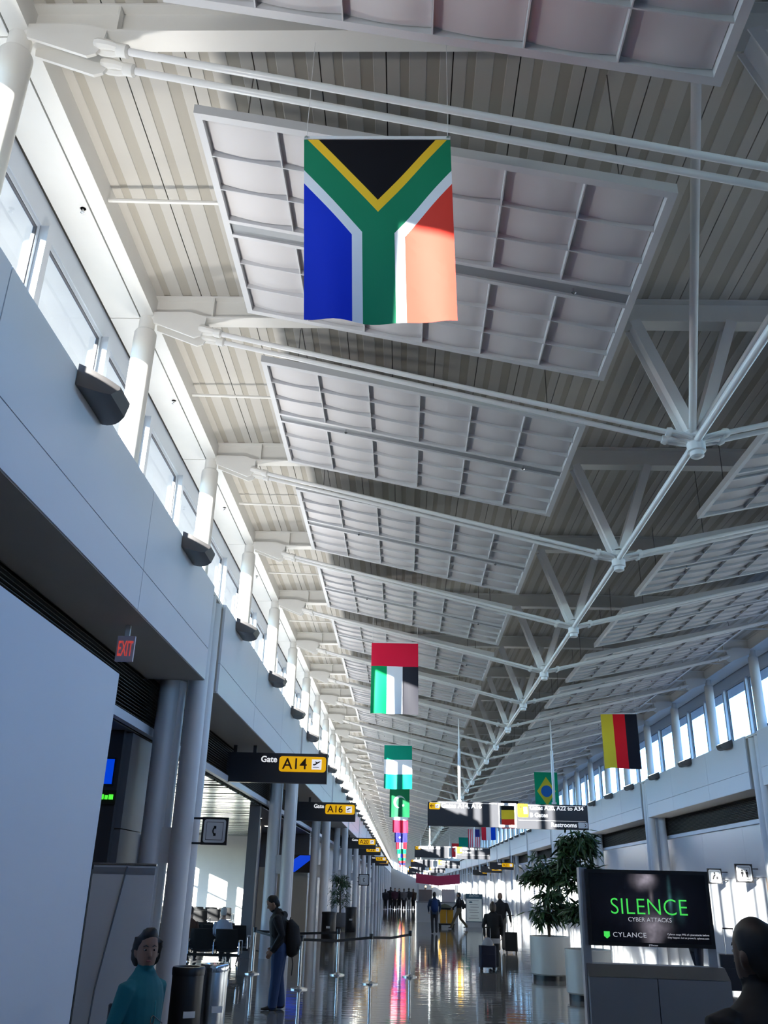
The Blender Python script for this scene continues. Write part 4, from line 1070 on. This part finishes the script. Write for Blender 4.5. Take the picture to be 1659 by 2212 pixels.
# ------------------------------------------------------------------ advertising screen kiosk
KX, KY = 3.44, 13.5
ks = thing('advertising_screen', 'grey stand with a wide black advertising screen reading SILENCE', 'screen', (KX, KY, 0), math.radians(-5))
m_kgrey = mat('kiosk_grey', (.20, .22, .26), .45, .1); m_kpost = mat('kiosk_post', (.42, .46, .52), .35, .4); m_kbev = mat('kiosk_bevel', (.16, .15, .145), .4, .2)
def screen_mat():
    m = D.materials.new('ad_display'); m.use_nodes = True; n = m.node_tree; L = n.links; b = n.nodes['Principled BSDF']
    b.inputs['Base Color'].default_value = (.004, .004, .007, 1); b.inputs['Roughness'].default_value = .25
    tc = n.nodes.new('ShaderNodeTexCoord')
    acc = None
    def blob(cx, cz, rx, rz, col, st):
        nonlocal acc
        mp = n.nodes.new('ShaderNodeMapping'); mp.inputs['Location'].default_value = (-cx / rx, 0, -cz / rz); mp.inputs['Scale'].default_value = (1 / rx, 0, 1 / rz)
        L.new(tc.outputs['Object'], mp.inputs['Vector'])
        g = n.nodes.new('ShaderNodeTexGradient'); g.gradient_type = 'QUADRATIC_SPHERE'; L.new(mp.outputs[0], g.inputs[0])
        no = n.nodes.new('ShaderNodeTexNoise'); no.inputs['Scale'].default_value = 7; L.new(tc.outputs['Object'], no.inputs['Vector'])
        mu = n.nodes.new('ShaderNodeMath'); mu.operation = 'MULTIPLY'; L.new(g.outputs['Fac'], mu.inputs[0]); L.new(no.outputs['Fac'], mu.inputs[1])
        vm = n.nodes.new('ShaderNodeVectorMath'); vm.operation = 'SCALE'; vm.inputs[0].default_value = [c * st for c in col]; L.new(mu.outputs[0], vm.inputs['Scale'])
        if acc is None: acc = vm.outputs[0]
        else:
            a = n.nodes.new('ShaderNodeVectorMath'); a.operation = 'ADD'; L.new(acc, a.inputs[0]); L.new(vm.outputs[0], a.inputs[1]); acc = a.outputs[0]
    P_ = (.42, .38, .45)
    blob(-.05, .36, .26, .20, P_, 1.5); blob(.02, .40, .14, .12, P_, 1.2); blob(.06, -.22, .34, .24, P_, 1.2); blob(.02, -.38, .2, .22, P_, 1.1)
    blob(.045, .14, .05, .24, (.5, .45, .5), .5); blob(.30, .10, .05, .42, (.10, .30, .32), .9); blob(.42, .02, .12, .30, (.05, .18, .2), .6); blob(0, 0, 1.1, .7, (.05, .055, .10), .35)
    m.cycles.emission_sampling = 'NONE'; L.new(acc, b.inputs['Emission Color']); b.inputs['Emission Strength'].default_value = 1
    return m
m_agreen = mat('ad_green', (.1, .8, .15), .4, emit=(.06, .72, .08), es=.9); m_awhite = mat('ad_white', (.6, .6, .62), .4, emit=(.62, .63, .68), es=.55)
SW, SH, SZ0 = 1.70, .98, 1.25
obj('screen_casing', MB().box(-SW / 2, SW / 2, 0, .10, SZ0, SZ0 + SH), m_black, ks)
zc = SZ0 + SH / 2
o = obj('display', MB().box(-SW / 2 + .05, SW / 2 - .05, -.004, 0, -SH / 2 + .05, SH / 2 - .05), screen_mat(), ks); o.location = (0, 0, zc)
text('headline', 'SILENCE', .30, m_agreen, ks, (.0, -.006, zc - .085), align='CENTER', sx_=.95, bold=-.012, sp=1.02)
text('subline', 'CYBER ATTACKS', .078, m_awhite, ks, (.0, -.006, zc - .175), align='CENTER')
text('brand_name', 'CYLANCE', .086, m_awhite, ks, (-.52, -.006, zc - .375), sx_=1.12, sp=1.1)
obj('brand_shield', MB().prism([(-.64, zc - .31), (-.56, zc - .31), (-.56, zc - .37), (-.60, zc - .40), (-.64, zc - .37)], -.008, -.004), m_agreen, ks)
text('small_print', 'Cylance stops 99% of cyberattacks before', .033, m_awhite, ks, (.22, -.006, zc - .335))
text('small_print', 'they happen. Let us prove it. cylance.com', .033, m_awhite, ks, (.22, -.006, zc - .375))
text('maker_mark', 'JCDecaux', .03, m_awhite, ks, (.02, -.0045 - .002, SZ0 + .012), align='CENTER')
for s in (-1, 1):
    obj('post', MB().box(s * (SW / 2 - .03) - .055 - (.05 if s < 0 else -.0), s * (SW / 2 - .03) + .055 - (.05 if s < 0 else 0), .09, .16, 0, SZ0 + (SH + .02 if s < 0 else .3)), m_kpost, ks)
obj('side_fin', MB().box(-SW / 2 - .085, -SW / 2 - .055, -.02, .3, 0, SZ0 + SH + .02), m_kpost, ks)
obj('base_cabinet', MB().box(-SW / 2 - .05, -.01, -.25, .3, .06, .88).box(.0, SW / 2 + .09, -.25, .3, .06, .88), m_kgrey, ks)
obj('sloped_top', MB().prism([(-.25, .885), (.3, .885), (.3, 1.02), (.02, 1.02)], -SW / 2 - .05, SW / 2 + .09, 'x'), m_kbev, ks)
obj('plinth', MB().box(-SW / 2, SW / 2 + .05, -.2, .25, 0, .06), m_black, ks)

# ------------------------------------------------------------------ planters with leafy trees
m_pot = mat('planter_glaze', (.70, .69, .64), .3, coat=.3); m_soil = mat('soil', (.03, .02, .015), .9); m_bark = mat('bark', (.10, .075, .05), .8)
m_leaf = [mat('leaf_dark', (.012, .045, .014), .45), mat('leaf_mid', (.020, .07, .018), .45), mat('leaf_pale', (.05, .12, .03), .45)]
lf = []
for mi in range(3):
    mb = MB(); L_ = 1.0
    mb.add([(0, 0, 0), (.10, .3, -.02), (0, .34, .025), (-.10, .3, -.02), (.085, .65, -.07), (0, .68, -.03), (-.085, .65, -.07), (0, 1.0, -.16)], [(0, 1, 2), (0, 2, 3), (1, 4, 5, 2), (2, 5, 6, 3), (4, 7, 5), (5, 7, 6)])
    me = mb.mesh('leaf'); me.materials.append(m_leaf[mi]); smooth(me, 80); lf.append(me)
def tree(label, loc, pot_r, pot_h, trunk_h, crown, leafn, seed, leaf=.24, pot=m_pot, extra=350):
    rr = random.Random(seed)
    r = thing('potted_tree', label, 'potted plant', loc)
    obj('pot', MB().lathe([(pot_r * .93, .10), (pot_r, .13), (pot_r, pot_h), (pot_r * .93, pot_h), (pot_r * .93, pot_h - .06)], n=36, caps=False), pot, r, True)
    obj('pot_base', MB().lathe([(pot_r * .9, 0), (pot_r * .9, .11)], n=30), m_black, r, True)
    obj('soil', MB().lathe([(pot_r * .94, pot_h - .07), (pot_r * .94, pot_h - .05)], n=24), m_soil, r)
    top = Vector((rr.uniform(-.06, .06), rr.uniform(-.06, .06), trunk_h))
    tr = obj('trunk', MB().tube([(0, 0, pot_h - .08), (rr.uniform(-.03, .03), 0, (pot_h + trunk_h) / 2), top, top + Vector((.02, 0, crown[2] * 1.2))], [.04, .034, .028, .014], 10), m_bark, r, True)
    cz = trunk_h + crown[2] * .55
    tips = []
    for i in range(26):
        a = rr.uniform(0, 2 * PI); q = rr.uniform(.25, 1); ph = rr.uniform(-.8, 1)
        tip = Vector((crown[0] * q * math.cos(a) * math.sqrt(max(.1, 1 - ph * ph * .7)), crown[1] * q * math.sin(a) * math.sqrt(max(.1, 1 - ph * ph * .7)), cz + crown[2] * ph))
        st_ = Vector((top.x, top.y, min(tip.z - .1, trunk_h + crown[2] * 1.1) if tip.z > trunk_h else trunk_h * .97))
        tips.append((st_, tip))
        obj('branch', MB().tube([st_, st_.lerp(tip, .5) + Vector((0, 0, .08)), tip], [.012, .009, .004], 5), m_bark, r)
    def pose():
        st_, tip = tips[rr.randrange(len(tips))]; t = rr.uniform(.35, 1.05)
        p = st_.lerp(tip, t) + Vector((rr.gauss(0, .08), rr.gauss(0, .08), rr.gauss(.02, .07)))
        d = (tip - st_); az = math.atan2(-d.x, d.y) + rr.gauss(0, 1.0)
        return p, Euler((rr.gauss(-.45, .45), rr.gauss(0, .4), az)), leaf * rr.uniform(.65, 1.2)
    for i in range(leafn):
        p, e, s_ = pose(); o = D.objects.new('leaf', rr.choice(lf)); o.location = p; o.rotation_euler = e; o.scale = (s_,) * 3; link(o, r)
    if extra:
        mb = MB(); src = lf[0]
        vs0 = [v.co.copy() for v in src.vertices]; fs0 = [tuple(p.vertices) for p in src.polygons]
        for i in range(extra):
            p, e, s_ = pose(); mm = e.to_matrix()
            mb.mi = rr.randrange(3); mb.add([p + mm @ (v * s_) for v in vs0], fs0)
        o = obj('leaf', mb, m_leaf, r); o['kind'] = 'stuff'
    return r
tree('taller leafy tree in a white round planter, behind the other one', (3.52, 23.3, 0), .47, .92, 1.40, (.68, .62, .86), 290, 41, .27, extra=900)
tree('leafy tree in the nearer white round planter beside the screen', (3.66, 19.35, 0), .45, .88, 1.67, (.58, .55, .90), 290, 43, .27, extra=900)
# crown of the rear tree reaches higher
tree('bushy green tree in a grey square planter by the left columns', (-2.95, 45.2, 0), .34, .70, 1.15, (.6, .6, .75), 0, 47, .18, m_dkpan, 900)

# ------------------------------------------------------------------ bins
def bin_(label, loc, rz=0, steel=True, h=.98, rad=.19):
    r = thing('litter_bin', label, 'bin', loc, rz)
    obj('body', MB().lathe([(rad * .96, 0), (rad, .02), (rad, h - .09), (rad * .985, h - .08)], n=28), m_black if not steel else m_steel, r, True)
    obj('lid', MB().lathe([(rad * 1.03, h - .09), (rad * 1.05, h - .02), (rad * 1.0, h), (rad * .72, h), (rad * .66, h - .03)], n=28), m_black if not steel else m_chrome, r, True)
    obj('opening', MB().lathe([(rad * .66, h - .04), (rad * .66, h - .03)], n=20), m_dark, r)
    obj('notice_label', MB().prism([(-.07, h * .46), (.07, h * .46), (.07, h * .53), (-.07, h * .53)], -rad - .006, -rad + .02), m_signw, r)
    return r
bin_('black round litter bin in front of the first column cluster', (-2.60, 11.95, 0), .5, False, .98, .19)
bin_('brushed steel round litter bin right behind the black one', (-2.38, 12.45, 0), .6, True, .98, .175)
bin_('tall black litter bin in front of the bushy tree', (-2.70, 35.2, 0), 0, False, 1.0, .26)
bin_('black litter bin standing clear of the far left columns', (-2.32, 43.2, 0), 0, False, 1.0, .25)

# ------------------------------------------------------------------ pull-up banner seen from behind, near stanchion
r = thing('pull_up_banner', 'back of a white pull-up banner with a thin top rail', 'banner', (-3.03, 10.2, 0))
obj('sheet', MB().box(-.34, .34, -.003, .003, .08, 2.08), mat('banner_back', (.84, .88, .92), .6), r)
obj('top_rail', MB().tube([(-.35, 0, 2.09), (.35, 0, 2.09)], .014, 8), m_steel, r, True)
obj('hem', MB().box(-.34, .34, -.006, -.003, 1.99, 2.06), m_kpost, r)
obj('support_pole', MB().tube([(-.16, -.10, .1), (-.14, -.03, .9), (.03, -.012, 2.07)], .009, 8), m_kgrey, r, True)
obj('base', MB().box(-.36, .36, -.08, .08, 0, .08), m_kpost, r)

def stanchion(label, loc, h=.97):
    r = thing('stanchion', label, 'barrier post', loc, group='belt barrier posts')
    obj('base', MB().lathe([(.17, 0), (.17, .02), (.05, .045), (.034, .06)], n=24), m_steel, r, True)
    obj('post', MB().lathe([(.032, .05), (.032, h - .1)], n=16), m_steel, r, True)
    obj('head', MB().lathe([(.042, h - .11), (.042, h - .01), (.034, h)], n=16), m_black, r, True)
    return r
def belt(r, a, b, h=.92):
    """belt pulled from stanchion r at a to point b"""
    d = Vector((b[0] - a[0], b[1] - a[1], 0)); mid = d * .5 + Vector((0, 0, -.05))
    mb = MB()
    P = [Vector((0, 0, h - .03)), Vector((mid.x, mid.y, h - .03 - .04)), Vector((d.x, d.y, h - .03))]
    for p, q in zip(P, P[1:]): mb.obox(p, q, .004, .052, (0, 0, 1))
    obj('belt', mb, m_blackm, r)
SP = [(-.68, 21.1), (.18, 22.9), (-1.51, 22.9), (-2.05, 19.7), (-3.45, 22.6)]
SL = ['barrier post in the middle of the floor holding two belts', 'rightmost barrier post at the end of the belt', 'barrier post behind the middle one, left of it', 'barrier post just right of the black backpack', 'barrier post left of the black backpack, by the seats']
so = [stanchion(SL[i], (x, y, 0)) for i, (x, y) in enumerate(SP[:5])]
belt(so[0], SP[0], SP[1]); belt(so[3], SP[3], SP[0]); belt(so[4], SP[4], SP[2]); belt(so[4], SP[4], SP[3])
stanchion('barrier post with belt head beside the dark partition edge', (-2.32, 8.0, 0), 1.02)
# queue of posts at the second gate
for i in range(7):
    stanchion(f'{ORD[i]} post from the left in the packed queue of the second gate', (-4.35 - .0 * i, 30.0 + .55 * i, 0), 1.0)

# ------------------------------------------------------------------ gate lounge seating
def bench(n=3):
    r = thing('beam_seat', '', 'seat', (0, 0, 0))
    for i in range(n):
        x = (i - (n - 1) / 2) * .60
        sb = MB().loft([(Vector((x, .04, .44)), .26, .03), (Vector((x, .28, .42)), .27, .04), (Vector((x, .5, .43)), .25, .02)], 12, front=(0, 0, 1))
        obj('seat', sb, m_seatc, r, True)
        bb = MB().loft([(Vector((x, .06, .47)), .25, .03), (Vector((x, -.02, .66)), .27, .035), (Vector((x, -.09, .90)), .26, .025)], 12, front=(0, 1, 0))
        obj('backrest', bb, m_seatc, r, True)
    for i in range(n + 1):
        x = (i - n / 2) * .60
        obj('armrest', MB().tube([(x, .0, .36), (x, -.04, .62), (x, .02, .66), (x, .40, .64), (x, .42, .36)], .016, 8), m_chrome, r, True)
    obj('beam', MB().box(-n * .3, n * .3, .18, .26, .30, .36), m_blackm, r)
    for x in (-n * .22, n * .22):
        obj('leg', MB().tube([(x, -.05, .02), (x, .06, .06), (x, .2, .3), (x, .34, .06), (x, .46, .02)], .02, 8), m_chrome, r, True)
    return r
b0 = None
LB = [(-4.75, 22.9, 'nearest black beam seat in the lounge, seen from behind'), (-6.75, 22.9, 'black beam seat left of the nearest one'), (-4.9, 25.0, 'black beam seat in the second row of the lounge'), (-6.9, 25.0, 'black beam seat at the left of the second lounge row'), (-5.4, 26.0, 'black beam seat back to back with the second row')]
for yy_ in (28.5, 31, 33.5, 36, 38.5, 41):
    for xx_ in (-8.2, -10.4): LB.append((xx_, yy_, f'chrome framed seats {("near", "far")[xx_ < -9]} the windows, {ORD[int((yy_ - 28.5) / 2.5)]} row into the lounge'))
for i, (x, y, lb) in enumerate(LB):
    rz_ = PI if i in (4, 6, 9, 12) else 0
    if b0 is None: b0 = bench(); b = b0; b.location = (x, y, 0)
    else: b = dup(b0, (x, y, 0), rz_)
    b['label'] = lb; b['group'] = 'lounge seats'
def sitter(label, loc, hair, top):
    r = thing('person', label, 'person', loc)
    mb = MB()
    V = Vector
    mb.loft([(V((0, .12, .46)), .17, .12), (V((0, .06, .62)), .17, .12), (V((0, .02, .85)), .19, .12), (V((0, .0, .98)), .16, .10), (V((0, 0, 1.05)), .06, .06), (V((0, .02, 1.12)), .055, .06)], 14)
    mb.loft([(V((0, .03, 1.09)), .05, .06), (V((0, .02, 1.16)), .072, .088), (V((0, .02, 1.24)), .076, .095), (V((0, .015, 1.30)), .055, .07), (V((0, .01, 1.325)), .02, .03)], 14)
    for s in (-1, 1):
        mb.loft([(V((s * .17, .0, .96)), .06, .06), (V((s * .24, .05, .72)), .05, .05), (V((s * .16, .30, .62)), .035, .035)], 10)
        mb.loft([(V((s * .09, .1, .50)), .085, .085), (V((s * .10, .52, .50)), .065, .065), (V((s * .10, .54, .10)), .05, .05)], 10)
        mb.loft([(V((s * .10, .48, .05)), .04, .035), (V((s * .10, .72, .04)), .035, .02)], 8, front=(0, 0, 1))
    me = remesh(mb, .016)
    for mm in (pm('skin', (.38, .24, .17), .55), pm('jacket_cloth', top), pm('trouser_cloth', (.02, .02, .03))): me.materials.append(mm)
    for p in me.polygons:
        z = p.center.z; p.material_index = 0 if z > 1.04 or (p.center.y > .27 and z > .57) else (1 if z > .5 and p.center.y < .3 else 2)
        p.use_smooth = True
    obj('body', me, None, r)
    obj('hair', MB().loft([(V((0, -.03, 1.13)), .06, .05), (V((0, -.015, 1.20)), .082, .092), (V((0, .0, 1.28)), .076, .092), (V((0, .0, 1.335)), .035, .04)], 14), pm('hair', hair, .6), r, True)
    return r
sitter('seated person in a pale blue shirt in the lounge', (-4.62, 24.75, 0), (.55, .53, .50), (.35, .40, .50))
sitter('seated person in brown, left of the pale blue shirt', (-5.5, 24.8, 0), (.03, .02, .02), (.10, .05, .035))
r = thing('wall_monitor', 'blue lit television above the second gate queue', 'screen', (-4.62, YC + .6, 2.72))
obj('casing', MB().box(-.62, .62, .0, .08, -.36, .36), m_black, r); obj('bracket', MB().box(-.05, .05, .08, .56, -.05, .05), m_black, r)
o = obj('display', MB().prism([(-.60, -.34), (-.1, -.34), (.58, .18), (.58, .34), (.1, .34), (-.5, -.05)], -.006, 0), m_blue, r)

D.scenes.remove(TMP)
# ------------------------------------------------------------------ directory board, kiosk booth, cart in the middle distance
m_teal = mat('directory_teal', (.05, .13, .19), .4); m_paper = mat('directory_face', (.62, .68, .68), .5, emit=(.6, .68, .68), es=.15); m_pink = mat('booth_pink', (.62, .05, .14), .5, transl=.2); m_ylw = mat('cart_yellow', (.62, .33, .02), .5)
r = thing('directory_board', 'free standing white directory board with a dark blue top', 'sign', (3.81, 51.4, 0))
obj('body', MB().box(-.46, .46, 0, .14, 0, 1.62), m_teal, r); obj('face', MB().box(-.41, .41, -.01, 0, .28, 1.38), m_paper, r)
obj('header', MB().box(-.46, .46, -.02, .0, 1.42, 1.62), m_teal, r); obj('plinth', MB().box(-.46, .46, -.02, .0, 0, .24), m_kpost, r)
text('lettering', 'DIRECTORY', .10, m_paper, r, (.0, -.023, 1.48), align='CENTER')
for i, z in enumerate((1.28, 1.08, .96, .82, .70, .54, .42)):
    obj('print_line', MB().box(-.30 + .05 * (i % 3), .25 - .06 * (i % 2), -.014, -.01, z, z + .022), m_kgrey, r)
obj('print_oval', MB().prism([(-.18 + .10 * math.cos(a), 1.21 + .04 * math.sin(a)) for a in [2 * PI * i / 14 for i in range(14)]], -.014, -.01), m_teal, r)
r = thing('sales_booth', 'white sales booth under a pink banner canopy', 'booth', (1.95, 56.5, 0))
obj('counter', MB().box(-1.1, 1.3, 0, 1.4, 0, 1.05), m_wallw, r); obj('counter_top', MB().box(-1.15, 1.35, -.06, 1.46, 1.05, 1.10), m_kgrey, r)
for x in (-1.05, 1.25):
    for y in (.06, 1.34): obj('post', MB().box(x - .03, x + .03, y - .03, y + .03, 1.1, 2.05), m_kpost, r)
obj('back_panel', MB().box(-1.0, -.2, 1.30, 1.36, 1.1, 1.75), m_dkpan, r); obj('back_panel', MB().box(.4, 1.2, 1.30, 1.36, 1.1, 1.8), m_wallw, r)
for a, b, z0, z1 in ((-1.2, -.55, 2.12, 2.05), (-.55, .1, 2.05, 1.99), (.1, .75, 1.99, 2.05), (.75, 1.4, 2.05, 2.12)):
    obj('banner', MB().prism([(a, z0), (b, z1), (b, z1 + .52), (a, z0 + .52)], -.14, -.11), m_pink, r)
for x in (-.6, -.2, .3, .6): obj('lamp', MB().lathe([(.02, 1.98), (.06, 1.90), (.02, 1.87)], (x, .5, 0), 10), mat('booth_lamp', (1, .7, .3), .3, emit=(1, .55, .2), es=6), r, True)
r = thing('cleaning_cart', 'yellow bagged cleaning cart in the middle of the hall', 'cart', (2.25, 49.6, 0))
for x0, x1 in ((-.34, -.01), (.02, .34)): obj('bag', MB().prism([(x0 + .02, .22), (x1 - .02, .22), (x1, .86), (x0, .86)], -.25, .25), m_ylw, r)
obj('tray', MB().box(-.38, .38, -.3, .3, .86, .95), m_blackm, r); obj('lid_heap', MB().loft([(Vector((0, 0, .95)), .34, .26), (Vector((0, 0, 1.04)), .28, .2), (Vector((.02, 0, 1.10)), .12, .1)], 12), pm('rags', (.12, .13, .10), .9), r, True)
obj('frame', MB().box(-.4, .4, -.3, .3, .14, .2), m_blackm, r)
for x in (-.33, .33):
    for y in (-.24, .24): obj('wheel', MB().lathe([(.05, 0), (.07, .03), (.07, .11), (.05, .14)], (x, y, 0), 10), m_black, r, True)
# smoke detector and speaker box on the deck between the arrays
for x, k_, lb in ((-.9, 1, 'round cream smoke detector on the deck beyond the second truss'), (1.2, 3, 'round smoke detector on the deck beyond the fourth truss')):
    tag(obj('smoke_detector', MB().lathe([(.05, -.09), (.11, -.07), (.12, -.02), (.09, 0)], (x, fy(k_) + .55, ZD), 16), mat('detector_cream', (.5, .42, .32), .5), None, True), lb, 'detector')
tag(obj('deck_speaker', MB().prism([(-.22, -.02), (.22, -.02), (.19, -.06), (-.19, -.06)], -.13, .13), m_deck2, None, loc=(.55, fy(0) + .62, ZD)), 'flat beige loudspeaker plate on the deck below the big flag', 'speaker')
for k_ in range(-2, 8):
    tag(obj('sprinkler', MB().lathe([(.012, -.06), (.028, -.055), (.012, -.04), (.012, 0), (.035, .0)], (-3.8, fy(k_) + S / 2 + .05, ZT + .02), 8), m_steel), f'tiny steel sprinkler in the left window soffit, bay {ORD[k_ + 2]} along', 'sprinkler')
# fill lights added to brighten the second gate area and closed shop
for i_, (x, y) in enumerate(((-5.0, 31.5), (-5.3, 36.0), (-5.0, 9.0))):
    r = thing('added_fill_light', f'{("near", "rear", "dim")[i_]} square fill light added under the ceiling of the dark left rooms', 'light', (x, y, 3.95))
    obj('trim', MB().box(-.14, .14, -.14, .14, 0, .02), m_white, r); obj('lens', MB().box(-.11, .11, -.11, .11, -.006, 0), mat('fill_light_lens_%d' % i_, (1, .9, .8), .3, emit=(1, .9, .75), es=8), r)
    la = D.lights.new('fill_lamp', 'AREA'); la.size = .2; la.energy = (30, 30, 3)[i_]; la.color = (1, .9, .78)
    lo = D.objects.new('fill_lamp', la); lo.location = (0, 0, -.03); link(lo, r)
